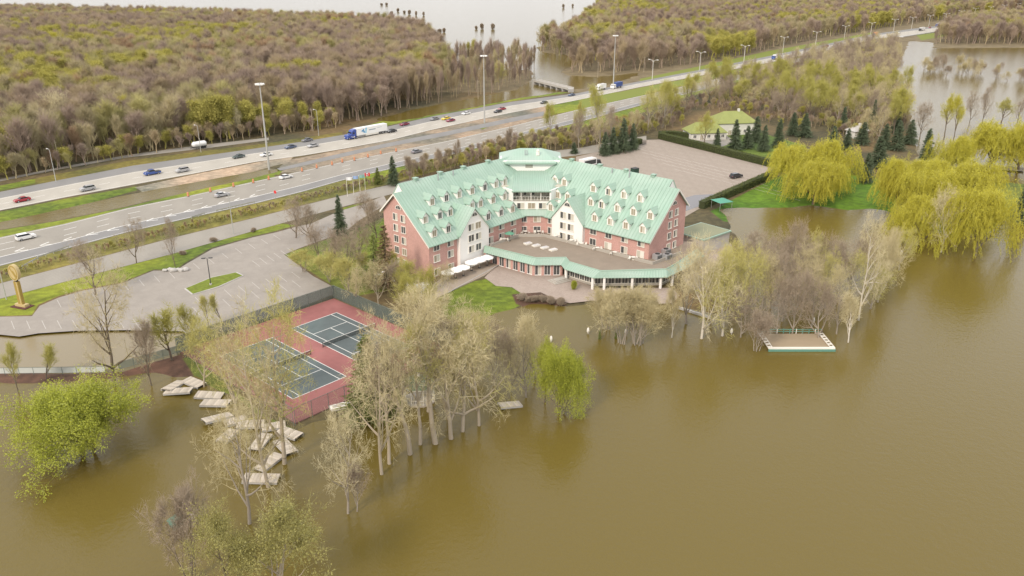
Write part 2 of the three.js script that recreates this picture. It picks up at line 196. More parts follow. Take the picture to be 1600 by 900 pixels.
struct('verge', ribbon([[65.49, -423.7], [110.59, -480.4], [172.64, -567.1], [251.49, -679.4]], [[64.05, -413.8], [107.87, -467.9], [168.67, -553.4], [246.31, -664.9]], 0.03), vergeTurf);
struct('verge', ribbon([[407.1, -859.6], [478.1, -926.7]], [[385.1, -801.3], [455.7, -875.5]], 0.03), vergeTurf);
// hotel parking lot with kerbed islands
const stallPaint = M(0.5, 0.47, 0.43, 0.9);
const lot = struct('parking_lot', sheet([[-118.01, -143.92], [-105.84, -155.04], [-99.4, -155.37], [-100.73, -160.81], [-99.03, -165.47], [-95.73, -169.6], [-89.06, -173.91], [-85.16, -182.26], [-79.84, -182.26], [-79.06, -187.15], [-76.57, -198.15], [-69.04, -207.59], [-63.92, -212.04], [-59.64, -217.25], [-56.46, -219.64], [-50.88, -232.34], [-44.72, -240.6], [-40.17, -249.41], [-37.72, -240.6], [-43.55, -222.7], [-45.27, -212.61], [-54.81, -198.15], [-57.1, -193.72], [-46.28, -178.42], [-40.48, -171.93], [-39.4, -167.33], [-44.87, -160.11], [-52.26, -152.77], [-60.87, -143.92], [-65.29, -147.78], [-76.48, -148.39], [-86.52, -148.08], [-93.51, -146.87], [-96.47, -145.38], [-100.74, -146.27], [-117.81, -143.63]], 0.03), lotMat);
{
  const stall = (x, z, t, l = 5) => part('stall_line', box(l, 0.012, 0.11), stallPaint, lot, x, 0.035, z, t);
  const q = along + 1.35;
  for (let i = 0; i < 9; i++) { const [ax, az, bx, bz] = [-101.76, -162.22, -81.64, -181.82]; const k = i / 8; if (k > 0.1) stall(ax + (bx - ax) * k + 2, az + (bz - az) * k + 2.6, q); }
  for (let i = 0; i < 7; i++) { const [ax, az, bx, bz] = [-78.14, -188.06, -64.68, -210.35]; const k = i / 6; stall(ax + (bx - ax) * k + 2, az + (bz - az) * k + 2.6, q); }
  for (let i = 0; i < 8; i++) { const [ax, az, bx, bz] = [-67.89, -163.65, -50.66, -179.26]; const k = i / 7; stall(ax + (bx - ax) * k, az + (bz - az) * k, q); stall(ax + (bx - ax) * k + 1.5, az + (bz - az) * k + 5.6, q); }
  for (let i = 0; i < 6; i++) { const [ax, az, bx, bz] = [-62.25, -187.15, -56.07, -196.66]; const k = i / 5; stall(ax + (bx - ax) * k, az + (bz - az) * k, q); }
  for (let i = 0; i < 12; i++) { const [ax, az, bx, bz] = [-100.82, -150.86, -66.92, -151.81]; const k = i / 11; stall(ax + (bx - ax) * k, az + (bz - az) * k, q); }
}
const kerbMat = M(0.55, 0.53, 0.5, 0.9, { map: speck }), turf = M(0.2, 0.25, 0.032, 1, { map: tex(256, (u, v) => { const a = 0.65 + 0.6 * (fbm(u * 10, v * 10, 71, 10) - 0.3) + 0.3 * (hash(u * 256, v * 256, 7) - 0.5); return [a, a, a * 0.8]; }, 6) });
const island = (pts, name) => { const k = struct(name, sheet(pts, 0.16, 0.15), kerbMat), cx = pts.reduce((s, p) => s + p[0], 0) / pts.length, cz = pts.reduce((s, p) => s + p[1], 0) / pts.length; part('turf', sheet(pts.map(([x, z]) => { const d = Math.hypot(x - cx, z - cz), f = (d - 0.35) / d; return [cx + (x - cx) * f, cz + (z - cz) * f]; }), 0.19, 0.1), turf, k); };
island([[-73.44, -170.37], [-69.88, -177.58], [-64.98, -180.96], [-62.68, -178.84], [-66.08, -171.54], [-70.48, -166.95]], 'traffic_island');
// paved patio before the hotel, right-hand car park, terrace deck
const paver = M(0.42, 0.345, 0.295, 0.9, { map: tex(512, (u, v) => { const i = Math.floor(u * 24), j = Math.floor(v * 48), k = hash(i + (j % 2) * 40, j, 9), e = (u * 24 + (j % 2) * 0.5) % 1 < 0.07 || (v * 48) % 1 < 0.1, a = e ? 0.7 : 0.8 + 0.22 * k; const b = 0.9 + 0.2 * fbm(u * 4, v * 4, 78, 4); return [a * b, a * b * 0.98, a * b * 0.96]; }, 7) });
struct('patio', sheet([[-6.39, -177.58], [-4.59, -183.57], [-2.33, -187.15], [5.27, -180.11], [12.04, -180.11], [18.72, -171.15], [36, -171.15], [36.86, -166.58], [34.38, -162.22], [25.3, -161.16], [17.32, -163.65], [12.38, -162.22], [9.46, -164.37], [6.39, -168.46], [2.12, -167.7], [0, -171.54], [-3.62, -172.32]], 0.04), paver);
const eastLot = struct('parking_lot', sheet([[24.12, -304.9], [47.6, -327.1], [52.75, -336], [60.89, -337.3], [76.53, -312.8], [92.5, -287.34], [91.26, -277.83], [71.47, -254.03], [57.72, -237.79], [47.18, -222.7], [36.29, -222.7], [21.01, -262.09]], 0.04), M(0.375, 0.32, 0.27, 0.9, { map: paver.map }));
{ const faded = M(0.55, 0.5, 0.45, 0.9); for (let k = 0; k < 5; k++) for (let i = 0; i < 12; i++) { const [ax, az, bx, bz] = [52.91, -319.8, 81.84, -281.56], f = i / 11; part('stall_line', box(0.13, 0.012, 4.6), faded, eastLot, ax + (bx - ax) * f + k * 2.4 - 4, 0.05, az + (bz - az) * f + k * 9, 0.5); } }
struct('patio', sheet([[39.27, -179.26], [44.4, -195.18], [51.02, -207.04], [57.1, -202.77], [55.29, -190.38], [47, -175.12], [40.16, -170.37]], 0.04), paver);
struct('puddle', sheet([[51.77, -244.93], [57.4, -250.17], [65.21, -251.7], [65.32, -247.9], [58.03, -239.19], [51.26, -232.34]], 0.06), new THREE.MeshPhysicalMaterial({ color: 0x6d6a6c, roughness: 0.12, ior: 1.33 }));
struct('path', ribbon([[146.18, -287.34], [162.93, -293.33], [182.72, -287.34]], [[144.38, -283.46], [160.38, -288.32], [179.37, -281.56]], 0.05), oldRoad);

// ---------- hotel ----------
const brick = M(0.62, 0.375, 0.33, 0.9, { map: brickTex }), stucco = M(0.86, 0.84, 0.81, 0.85), roofMat = M(0.4, 0.545, 0.45, 0.5, { map: tex(512, (u, v) => { const a = 0.84 + 0.22 * (fbm(u * 5, v * 5, 91, 5) - 0.35) + 0.16 * (fbm(u * 48, v * 2, 92, 2) - 0.5) + 0.05 * (hash(Math.floor(u * 19), 0, 3) - 0.5), f = fbm(u * 3, v * 3, 93, 3); return [a * (0.88 + 0.24 * f), a, a * (0.95 + 0.1 * f)]; }, 18) }), trim = M(0.8, 0.77, 0.7, 0.7), pane = M(0.1, 0.1, 0.1, 0.12, { ior: 1.5 }), curtain = M(0.55, 0.52, 0.44, 0.9), blind = M(0.36, 0.31, 0.23, 0.9), gravelRoof = M(0.3, 0.245, 0.19, 1, { map: speck }), ledge = M(0.5, 0.46, 0.4, 0.9, { map: speck }), dark = M(0.05, 0.05, 0.05, 0.6), steel = M(0.5, 0.51, 0.52, 0.45, { metalness: 0.5 });
const HX = 5, HZ = -195;
const doorTrim = M(0.85, 0.83, 0.8, 0.6), innerMat = M(0.5, 0.45, 0.38, 0.9);
const hotel = thing('hotel', 'large pink brick hotel with green metal roof, many dormers and two white gables', 'hotel', HX, 0, HZ);
const E = 8.6, SL = 0.905, RUN = 12.7, TOP = E + RUN * SL;
const wings = [ // frame of each wing: x along the front wall, y up, z outward from the wall
  { o: [-18.9, -176.02], ry: turnTo(0.6696, -0.7427), s: 1 },
  { o: [31.74, -179.1], ry: turnTo(0.7449, 0.6672), s: -1 },
];
const rr0 = rng(77);
// a part placed in a wing's frame
function wp(name, geo, m, w, x = 0, y = 0, z = 0, ry = 0) { const c = Math.cos(w.ry), s = Math.sin(w.ry); return part(name, geo, m, hotel, w.o[0] - HX + x * c + z * s, y, w.o[1] - HZ - x * s + z * c, w.ry + ry); }
const winGeo = {}, paneGeo = (w, h) => winGeo[w + '_' + h] ??= box(w, h, 0.05);
const frameGeo = (w, h) => winGeo['f' + w + '_' + h] ??= merge([box(w + 0.2, 0.12, 0.14, 0, h / 2 + 0.04, 0), box(w + 0.34, 0.12, 0.24, 0, -h / 2 - 0.05, 0.04), box(0.12, h, 0.14, -w / 2 - 0.04, 0, 0), box(0.12, h, 0.14, w / 2 + 0.04, 0, 0), box(0.08, h, 0.12, 0, 0, 0)]);
function glaze(f, w, h) { const k = rr0(); part('pane', paneGeo(w / 2, h), k < 0.75 ? pane : blind, f, -w / 4, 0, -0.02); part('pane', paneGeo(w / 2, h), k < 0.2 ? pane : k < 0.75 ? curtain : k < 0.9 ? curtain : blind, f, w / 4, 0, -0.025); }
function windowAt(w, x, y, z, ry = 0, W = 1.75, H = 1.6) { const f = wp('window', frameGeo(W, H), trim, w, x, y, z, ry); glaze(f, W, H); return f; }
function archWindow(w, x, y, z, ry) { const s = new THREE.Shape(); s.absarc(0, 0, 1.05, 0, Math.PI); const i = new THREE.Shape(); i.absarc(0, 0.12, 0.8, 0, Math.PI); const f = wp('arched_window', new THREE.ExtrudeGeometry(s, { depth: 0.12, bevelEnabled: false }), trim, w, x, y, z, ry); part('pane', new THREE.ExtrudeGeometry(i, { depth: 0.03, bevelEnabled: false }), pane, f, 0, 0, 0.115); part('mullion', box(0.08, 0.9, 0.06, 0, 0.45, 0.15), trim, f); }
const gableRing = (y0, run0, apexRun, backRun, backY) => [[run0, y0], [run0, E - 0.25 + run0 * SL], [apexRun, E - 0.25 + apexRun * SL], [backRun, backY], [backRun, y0]];
for (const w of wings) {
  const s = w.s, ex = 0.3 * s, END = 36 * s, run = (r) => -r;
  // body: end bay (lower apex) and main part
  const solid = (x0, x1, ring) => { const A = ring.map(([r, y]) => [x0, y, run(r)]), B = ring.map(([r, y]) => [x1, y, run(r)]), f = [A, [...B].reverse()]; A.forEach((a, i) => { const j = (i + 1) % A.length; f.push([a, B[i], B[j], A[j]]); }); return faces(f); };
  wp('brick_wall', solid(ex, 2.7 * s, gableRing(-0.4, 0.3, 11.05, 15.8, 13.9)), brick, w);
  wp('brick_wall', solid(2.7 * s, END, gableRing(-0.4, 0.3, RUN, 16.6, 14.2)), brick, w);
  wp('gablet', faces([[[2.55 * s, E + 11.05 * SL - 0.4, run(11.05)], [2.55 * s, TOP - 0.02, run(RUN)], [2.55 * s, 14.3, run(16.9)], [2.55 * s, 13.6, run(16.2)]]]), stucco, w);
  // roof planes: end bay, main front, backs
  const R = (x, r, y) => [x, y ?? E + r * SL, run(r)];
  wp('roof', slab([R(-0.35 * s, -0.45), R(2.6 * s, -0.45), R(2.6 * s, 11.1), R(-0.35 * s, 11.1)], 0.22), roofMat, w);
  wp('roof', slab([R(-0.35 * s, 11.1), R(2.6 * s, 11.1), R(2.6 * s, 16.4, 13.6), R(-0.35 * s, 16.4, 13.6)], 0.22), roofMat, w);
  const main = wp('roof', slab([R(2.6 * s, -0.45), R(35.2 * s, -0.45), R(48.3 * s, RUN), R(2.6 * s, RUN)], 0.22), roofMat, w);
  wp('roof', slab([R(2.4 * s, RUN), R(48.3 * s, RUN), R(50 * s, 17, 14), R(2.4 * s, 17, 14)], 0.22), roofMat, w);
  wp('barge_board', merge([faces([[R(-0.38 * s, -0.5), R(-0.38 * s, 11.1), R(-0.38 * s, 11.1, E + 11.1 * SL - 0.5), R(-0.38 * s, -0.5, E - 0.95)]]), faces([[R(-0.38 * s, 11.1), R(-0.38 * s, 16.4, 13.6), R(-0.38 * s, 16.4, 13.1), R(-0.38 * s, 11.1, E + 11.1 * SL - 0.5)]])]), trim, w);
  wp('gutter', box(32.6, 0.16, 0.16, 16.3 * s + 0, E - 0.5, 0.5), roofMat, w);
  const ribs = [], ang = Math.atan(SL), rib = (x, r0, r1) => { const L = (r1 - r0) / Math.cos(ang), rm = (r0 + r1) / 2; ribs.push(box(0.07, 0.1, L).rotateX(ang).translate(x, E + rm * SL + 0.03, run(rm))); };
  for (let x = 0.2; x < 47.5; x += 0.95) rib(x * s, Math.max(-0.45, x - 35.6), x < 2.6 ? 11.05 : RUN);
  part('standing_seam', merge(ribs), roofMat, main).userData.kind = 'stuff';
  // dormers
  const rows = s > 0 ? [[15.75, [7.8, 12.4, 16.8, 21.2, 25.7, 29.9, 33.2]], [13.1, [2.9, 7.4, 10.8, 18.2, 21.1, 25.6, 29.9]], [10.45, [2.8, 7.2, 20.7, 25.3, 29.6]]] : [[15.75, [33.8, 30.8, 21.6, 17, 12.4, 7.7]], [13.1, [30.5, 27.3, 20.1, 16.8, 12.1, 7.5, 2.8]], [10.45, [30.4, 16.6, 12, 7.5, 2.8]]];
  for (const [hc, list] of rows) for (const a of list) {
    const rf = (hc - 0.9 - E) / SL, y0 = hc - 0.85, dp = 3, D = wp('dormer', winGeo.dormer ??= faces([[[-0.92, -0.3, 0], [0.92, -0.3, 0], [0.92, 1.65, 0], [0, 2.62, 0], [-0.92, 1.65, 0]], [[-0.92, -0.3, -dp], [-0.92, -0.3, 0], [-0.92, 1.65, 0], [-0.92, 1.65, -dp]], [[0.92, -0.3, 0], [0.92, -0.3, -dp], [0.92, 1.65, -dp], [0.92, 1.65, 0]]]), stucco, w, a * s, y0, run(rf) + 0.02);
    part('dormer_roof', winGeo.droof ??= merge([slab([[-1.2, 1.42, 0.28], [0, 2.72, 0.28], [0, 2.72, -dp - 0.6], [-1.2, 1.42, -dp + 0.6]], 0.12), slab([[0, 2.72, 0.28], [1.2, 1.42, 0.28], [1.2, 1.42, -dp + 0.6], [0, 2.72, -dp - 0.6]], 0.12)]), roofMat, D);
    part('window_frame', winGeo.dfr ??= merge([box(1.3, 0.1, 0.1, 0, 1.6, 0.03), box(1.44, 0.12, 0.18, 0, 0.04, 0.05), box(0.1, 1.55, 0.1, -0.6, 0.8, 0.03), box(0.1, 1.55, 0.1, 0.6, 0.8, 0.03), box(0.06, 1.5, 0.08, 0, 0.8, 0.03)]), trim, D);
    const k = rr0(); part('pane', winGeo.dp1 ??= box(0.55, 1.5, 0.04, -0.29, 0.82, 0.02), k < 0.3 ? pane : blind, D); part('pane', winGeo.dp2 ??= box(0.55, 1.5, 0.04, 0.29, 0.82, 0.02), k < 0.15 ? pane : k < 0.6 ? blind : curtain, D);
  }
  // white cross gable
  const g0 = (s > 0 ? 9.2 : 18.8) * s, g1 = (s > 0 ? 19 : 28.5) * s, gm = (g0 + g1) / 2, hw = Math.abs(g1 - g0) / 2, ax = 14.15, zf = 0.74;
  wp('white_gable', faces([[[gm - hw, -0.4, zf], [gm + hw, -0.4, zf], [gm + hw, E + 0.2, zf], [gm, ax, zf], [gm - hw, E + 0.2, zf]], [[gm - hw, -0.4, -1], [gm - hw, -0.4, zf], [gm - hw, E + 0.2, zf], [gm - hw, E + 0.2, -1]], [[gm + hw, -0.4, zf], [gm + hw, -0.4, -1], [gm + hw, E + 0.2, -1], [gm + hw, E + 0.2, zf]]]), stucco, w);
  const gr = wp('gable_roof', merge([slab([[gm - hw - 0.25, E - 0.05, zf + 0.35], [gm, ax + 0.3, zf + 0.35], [gm, ax + 0.3, -6.6], [gm - hw - 0.25, E - 0.05, -0.4]], 0.18), slab([[gm, ax + 0.3, zf + 0.35], [gm + hw + 0.25, E - 0.05, zf + 0.35], [gm + hw + 0.25, E - 0.05, -0.4], [gm, ax + 0.3, -6.6]], 0.18)]), roofMat, w);
  { const q = [], sl = (ax + 0.3 - E + 0.05) / (hw + 0.25); for (let t = 0.4; t < 6.2; t += 0.95) for (const e of [-1, 1]) { const d0 = 0, yt = ax + 0.33, far = Math.max(0, (t - 0.4) / 6.2) * 0 ; const low = Math.min(hw + 0.2, (6.4 - t) / 6.2 * (hw + 0.2) + 0.2); q.push(bar(V(gm, yt, zf + 0.3 - t), V(gm + e * low, yt - low * sl, zf + 0.3 - t), 0.05, 4)); } part('standing_seam', merge(q), roofMat, gr).userData.kind = 'stuff'; }
  archWindow(w, gm, 12.35, zf + 0.01, 0);
  for (const y of [9.9, 7.2, 4.5, 0.9]) for (const dx of [-1.2, 1.2]) if (s > 0 || y > 2) windowAt(w, gm + dx, y, zf + 0.06);
  // brick front windows, bays of 4.5 m
  const xs = s > 0 ? [2.6, 7, 20.6, 24.6, 29] : [2.5, 7.1, 11.75, 16.3, 29.6];
  for (const a of xs) { for (const y of [7.35, 4.6]) { if (s < 0 && y < 5 && [2.5, 11.75].includes(a)) { const d = wp('terrace_door', frameGeo(1.9, 2.1), trim, w, a * s, 4.35, -0.22); part('pane', paneGeo(0.95, 2.1), curtain, d, -0.475, 0, -0.02); part('pane', paneGeo(0.95, 2.1), trim, d, 0.475, 0, -0.02); } else windowAt(w, a * s, y, -0.24); } if (s > 0 && a < 9) windowAt(w, a, 1.3, -0.24); }
  // gable end windows
  const gx = ex - 0.06 * s, gy = s > 0 ? -Math.PI / 2 : Math.PI / 2;
  archWindow(w, gx, 14.9, run(10.2), gy);
  for (const y of [12.85, 10.2, 7.5, 4.75, 1.9]) for (const r of [8.8, 11.5]) if (s > 0 || y > 3) windowAt(w, gx, y, run(r), gy, 1.4, 1.6);
  // ridge vents, flue pipes
  for (const a of [8, 16, 24, 33]) wp('roof_vent', winGeo.vent ??= merge([box(0.9, 0.6, 0.9, 0, 0.3, 0), box(1.2, 0.14, 1.2, 0, 0.65, 0)]), roofMat, w, a * s, TOP - 0.25, run(RUN));
  wp('flue_pipe', cyl(0.16, 0.16, 2.4), steel, w, 14.2 * s, TOP - 1.8, run(RUN - 1.2)); wp('flue_pipe', cyl(0.16, 0.16, 1.6), steel, w, 19.5 * s, TOP - 1.2, run(RUN - 1));
}
{ // centre bay and lantern between the wings
  const cp = (name, geo, m) => part(name, geo.translate(-HX, 0, -HZ), m, hotel), cx = 4.9;
  cp('brick_wall', box(11, E + 0.3, 10, cx, E / 2, -205.3), brick);
  cp('skirt_roof', slab([[cx - 3.5, E - 0.2, -199.7], [cx + 3.5, E - 0.2, -199.7], [cx + 5.6, 9.7, -201], [cx - 5.6, 9.7, -201]], 0.15), roofMat);
  cp('white_wall', box(15, 3, 8, cx, 10.4, -205), stucco);
  cp('balcony_floor', box(13.5, 0.18, 3, cx, 11.95, -202.4), ledge);
  cp('white_wall', box(17, 3.2, 4, cx, 13.4, -206.1), curtain);
  for (const e of [-1, 1]) cp('white_wall', slab([[cx + e * 4.6, 14.7, -200.9], [cx + e * 5, 14.7, -200.8], [cx + e * 8, 14.7, -205], [cx + e * 7.4, 14.7, -205]], 2.8), stucco);
  const rail = cp('balcony_railing', merge([box(9.4, 0.08, 0.08, cx, 12.95, -201), box(9.4, 0.06, 0.06, cx, 12.2, -201)]), trim);
  for (let i = 0; i <= 12; i++) part('baluster', box(0.07, 0.9, 0.07), trim, rail, cx - HX - 4.6 + i * 0.767, 12.5, -201 - HZ);
  for (const x of [-2.6, -0.1, 2.4]) cp('balcony_post', box(0.18, 2.6, 0.18, cx + x, 13.3, -201), trim);
  for (const x of [-3.2, -1.2, 0.9, 3]) { const f = part('window', frameGeo(1.6, 1.6), trim, hotel, cx + x - HX, 13.4, -204.05 - HZ); glaze(f, 1.6, 1.6); }
  for (const x of [-2.7, 0.05, 2.8]) { const f = part('window', frameGeo(1.75, 1.45), trim, hotel, cx + x - HX, 10.65, -200.92 - HZ); glaze(f, 1.75, 1.45); }
  for (const [x, y, d] of [[-2, 7.35, 0], [1.5, 7.35, 0], [-2, 4.6, 1], [1.5, 4.6, 1]]) { const f = part(d ? 'terrace_door' : 'window', frameGeo(1.7, d ? 1.9 : 1.5), trim, hotel, cx + x - HX, y - (d ? 0.2 : 0), -200.25 - HZ); glaze(f, 1.7, d ? 1.9 : 1.5); }
  // lower hipped roof
  const a = [cx - 4.9, 14.55, -200.6], b = [cx + 4.9, 14.55, -200.6], c = [cx + 7, 14.7, -205.2], d = [cx - 7, 14.7, -205.2], e = [cx - 4.3, 17, -212.4], f = [cx + 4.3, 17, -212.4];
  const r1 = cp('lantern_roof', merge([slab([a, b, f, e], 0.3), slab([b, c, [cx + 7.2, 16.9, -212.4], f], 0.3), slab([d, a, e, [cx - 7.2, 16.9, -212.4]], 0.3)]), roofMat);
  const q = []; for (let i = -9; i <= 9; i++) { const k = i / 9; q.push(bar(V(cx + k * 4.8 - HX, 14.6, -200.7 - HZ), V(cx + k * 4.3 - HX, 17.04, -212.3 - HZ), 0.045, 4)); } part('standing_seam', merge(q), roofMat, r1).userData.kind = 'stuff';
  cp('white_wall', box(16, 4, 6, cx, 17.6, -215.3), stucco); cp('louvre', box(1.9, 1.1, 0.1, cx - 0.4, 18.3, -212.27), ledge);
  const E2 = 19.3, p = [[cx - 6.6, E2, -211.5], [cx + 6.6, E2, -211.5], [cx + 8.4, E2, -214.5], [cx + 8.4, E2, -224], [cx - 8.4, E2, -224], [cx - 8.4, E2, -214.5]], t0 = [cx - 2.8, 21.5, -219.3], t1 = [cx + 3, 21.5, -219.3];
  cp('lantern_roof', merge([slab([p[0], p[1], t1, t0], 0.3), slab([p[1], p[2], t1], 0.3), slab([p[2], p[3], t1], 0.3), slab([p[3], p[4], t0, t1], 0.3), slab([p[4], p[5], t0], 0.3), slab([p[5], p[0], t0], 0.3)]), roofMat);
  cp('fascia', merge([slab([[cx - 6.7, E2 - 0.02, -211.4], [cx + 6.7, E2 - 0.02, -211.4], [cx + 6.6, E2 - 0.02, -211.8], [cx - 6.6, E2 - 0.02, -211.8]], 0.4)]), roofMat);
  cp('flue_pipe', merge([cyl(0.14, 0.14, 1.3, 8, cx - 1.4, 20.5, -215.5), cyl(0.14, 0.14, 1.3, 8, cx - 0.9, 20.5, -215.5)]), steel);
  cp('roof_vent', merge([cyl(0.5, 0.5, 0.9, 10, cx + 2, 20.4, -215.6), new THREE.SphereGeometry(0.4, 10, 8).translate(cx + 2, 21.6, -215.6)]), trim);
}
{ // single-storey podium with green mansard band
  const up = (name, geo, m, parent) => part(name, geo.translate(-HX, 0, -HZ), m, parent ?? hotel);
  const top = [[-6.6, -188.4], [5.7, -179.6], [12.6, -180], [13.2, -177], [19.8, -171], [34.6, -172.2], [38.6, -177.4], [44.5, -186]], low = [[-6.9, -187.2], [4.9, -178.2], [11.4, -178.3], [12, -175.5], [18, -169.8], [34.6, -170.2], [39.6, -175.6], [46, -184.6]];
  up('terrace_roof', sheet([...top, [46, -192], [14, -203], [-5, -203], [-9, -190]], 3.75, 0.4), gravelRoof);
  const band = up('mansard_band', merge(top.slice(1).flatMap((b, i) => { const a = top[i], c = low[i], d = low[i + 1]; return [slab([[c[0], 2.95, c[1]], [d[0], 2.95, d[1]], [b[0], 4.2, b[1]], [a[0], 4.2, a[1]]], 0.12)]; })), roofMat);
  const q = []; for (let i = 1; i < top.length; i++) { const n = Math.round(Math.hypot(top[i][0] - top[i - 1][0], top[i][1] - top[i - 1][1]) / 0.6); for (let k = 0; k < n; k++) { const f = k / n, L = (A, j) => A[i - 1][j] + (A[i][j] - A[i - 1][j]) * f; q.push(bar(V(L(low, 0) - HX, 2.98, L(low, 1) - HZ), V(L(top, 0) - HX, 4.24, L(top, 1) - HZ), 0.045, 4)); } } part('standing_seam', merge(q), roofMat, band).userData.kind = 'stuff';
  up('coping', merge(top.slice(1).map((b, i) => bar(V(top[i][0], 4.16, top[i][1]), V(b[0], 4.16, b[1]), 0.16, 4))), roofMat);
  // pink pier walls with glazed doors
  const wl = [[-6.6, -188.6], [5, -179.2], [11.5, -179.3], [12.4, -178.2]];
  for (let i = 1; i < wl.length; i++) {
    const [ax, az] = wl[i - 1], [bx, bz] = wl[i], L = Math.hypot(bx - ax, bz - az), ry = turnTo(bx - ax, bz - az), n = Math.max(1, Math.round(L / 2.1)), pw = L / n;
    up('podium_wall', box(L, 0.5, 0.35, 0, 2.85, 0).rotateY(ry).translate((ax + bx) / 2, 0, (az + bz) / 2), brick);
    for (let k = 0; k < n; k++) { const f = (k + 0.5) / n, x = ax + (bx - ax) * f, z = az + (bz - az) * f; up('pier', box(0.6, 2.7, 0.4, -pw / 2, 1.25, 0).rotateY(ry).translate(x, 0, z), brick); if (L > 2) { const F = part('glass_door', frameGeo(1.35, 2.3), doorTrim, hotel, x - HX, 1.3, z - HZ, ry); part('pane', paneGeo(0.66, 2.3), pane, F, -0.34, 0, -0.02); part('pane', paneGeo(0.66, 2.3), k % 3 ? pane : curtain, F, 0.34, 0, -0.02); } }
  }
  const gw = [[12.4, -178.2], [18.6, -172.4], [34, -173], [38, -177.5]];
  for (let i = 1; i < gw.length; i++) {
    const [ax, az] = gw[i - 1], [bx, bz] = gw[i], L = Math.hypot(bx - ax, bz - az), ry = turnTo(bx - ax, bz - az), n = Math.round(L / 1.5);
    up('plinth', box(L, 0.9, 0.3, 0, 0.05, 0).rotateY(ry).translate((ax + bx) / 2, 0, (az + bz) / 2), ledge);
    for (let k = 0; k < n; k++) { const f = (k + 0.5) / n, x = ax + (bx - ax) * f, z = az + (bz - az) * f, F = part('shop_window', frameGeo(1.25, 2.3), trim, hotel, x - HX, 1.75, z - HZ, ry); part('pane', paneGeo(1.25, 2.3), pane, F, 0, 0, -0.02); }
  }
  up('inner_wall', sheet([[12.2, -179.5], [18.6, -173.2], [34, -173.8], [37, -178], [20, -186]], 3.3, 3.5), innerMat);
  for (const [x, z] of [[12.5, -176.6], [18, -170.4], [20.6, -170.2], [26.9, -170.6], [33.3, -170.9], [36.2, -172.6]]) up('column', cyl(0.32, 0.32, 3.1, 12, x, -0.1, z), stucco);
  // skylights
  for (const [x, z] of [[3.9, -190.9], [5.9, -189.3], [7.9, -187.7], [9.9, -186.1]]) { const f = part('skylight', box(1.9, 0.35, 1.2), trim, hotel, x - HX, 3.95, z - HZ, 0.62); part('pane', box(1.7, 0.06, 1, 0, 0.19, 0), M(0.62, 0.6, 0.6, 0.2), f); }
  // low terrace wall before the bedroom doors
  const tw = [[-5.2, -188.9], [1.6, -196.8], [8, -196.8], [32.2, -176.1], [40, -183.5]];
  for (let i = 1; i < tw.length; i++) { const [ax, az] = tw[i - 1], [bx, bz] = tw[i], L = Math.hypot(bx - ax, bz - az); up('terrace_wall', box(L, 0.75, 0.2, 0, 4.1, 0).rotateY(turnTo(bx - ax, bz - az)).translate((ax + bx) / 2, 0, (az + bz) / 2), ledge); }
  // entrance steps and porch
  for (let i = 0; i < 3; i++) up('step', box(4.6 - i * 0.8, 0.18, 3.2 - i * 0.8, 0, 0.12 + i * 0.18, 0).rotateY(0.6).translate(10.9, 0, -175.5), ledge);
}
// service block behind the right wing
{
  const sb = thing('service_block', 'low flat-roofed service block with mossy roof beside the right gable', 'building', 49, 0, -201);
  part('wall', box(11, 3.6, 9, 0, 1.8, 0), M(0.55, 0.52, 0.48, 0.9, { map: speck }), sb, 0, 0, 0, 0.72); part('roof', box(11.6, 0.35, 9.6, 0, 3.8, 0), roofMat, sb, 0, 0, 0, 0.72); part('roof_deck', box(10.8, 0.06, 8.8, 0, 4.01, 0), M(0.3, 0.31, 0.2, 1, { map: speck }), sb, 0, 0, 0, 0.72); part('door', box(0.08, 2.1, 1.2, -5.54, 1.05, 0), steel, sb, 0, 0, 0, 0.72);
}

// ---------- trees ----------
class Geo { constructor() { this.p = []; this.n = []; this.c = []; this.ix = []; }
  tube(a, b, r0, r1, k) { const d = V().subVectors(b, a).normalize(), u = Math.abs(d.y) < 0.9 ? V(0, 1, 0) : V(1, 0, 0), e = V().crossVectors(d, u).normalize(), f = V().crossVectors(d, e), o = this.p.length / 3; for (let i = 0; i < k; i++) { const t = i / k * Math.PI * 2, c = Math.cos(t), s = Math.sin(t), nx = e.x * c + f.x * s, ny = e.y * c + f.y * s, nz = e.z * c + f.z * s; this.p.push(a.x + nx * r0, a.y + ny * r0, a.z + nz * r0, b.x + nx * r1, b.y + ny * r1, b.z + nz * r1); this.n.push(nx, ny, nz, nx, ny, nz); const j = (i + 1) % k; this.ix.push(o + i * 2, o + j * 2, o + i * 2 + 1, o + i * 2 + 1, o + j * 2, o + j * 2 + 1); } }
  tri(a, b, c) { const o = this.p.length / 3, n = V().crossVectors(V().subVectors(b, a), V().subVectors(c, a)).normalize(); let u = b, w = c; if (n.y < 0) { n.negate(); u = c; w = b; } for (const q of [a, u, w]) { this.p.push(q.x, q.y, q.z); this.n.push(n.x, n.y, n.z); } this.ix.push(o, o + 1, o + 2); }
  sliver(a, d, l, w, r) { const s = V().crossVectors(d, V(r() - 0.5, r() - 0.5, r() - 0.5)).normalize().multiplyScalar(w / 2); this.tri(a.clone().add(s), a.clone().sub(s), a.clone().addScaledVector(d, l)); }
  leaf(a, s, r) { const d = V(r() - 0.5, r() - 0.5, r() - 0.5).normalize(), e = V().crossVectors(d, V(r() - 0.5, r() + 0.2, r() - 0.5)).normalize(); const b = a.clone().addScaledVector(d, s), m = a.clone().addScaledVector(d, s * 0.5); this.tri(a, m.clone().addScaledVector(e, s * 0.38), b); this.tri(a, b, m.clone().addScaledVector(e, -s * 0.38)); }
  make() { const g = new THREE.BufferGeometry(); g.setAttribute('position', new THREE.Float32BufferAttribute(this.p, 3)); g.setAttribute('normal', new THREE.Float32BufferAttribute(this.n, 3)); g.setIndex(this.ix); return g; } }
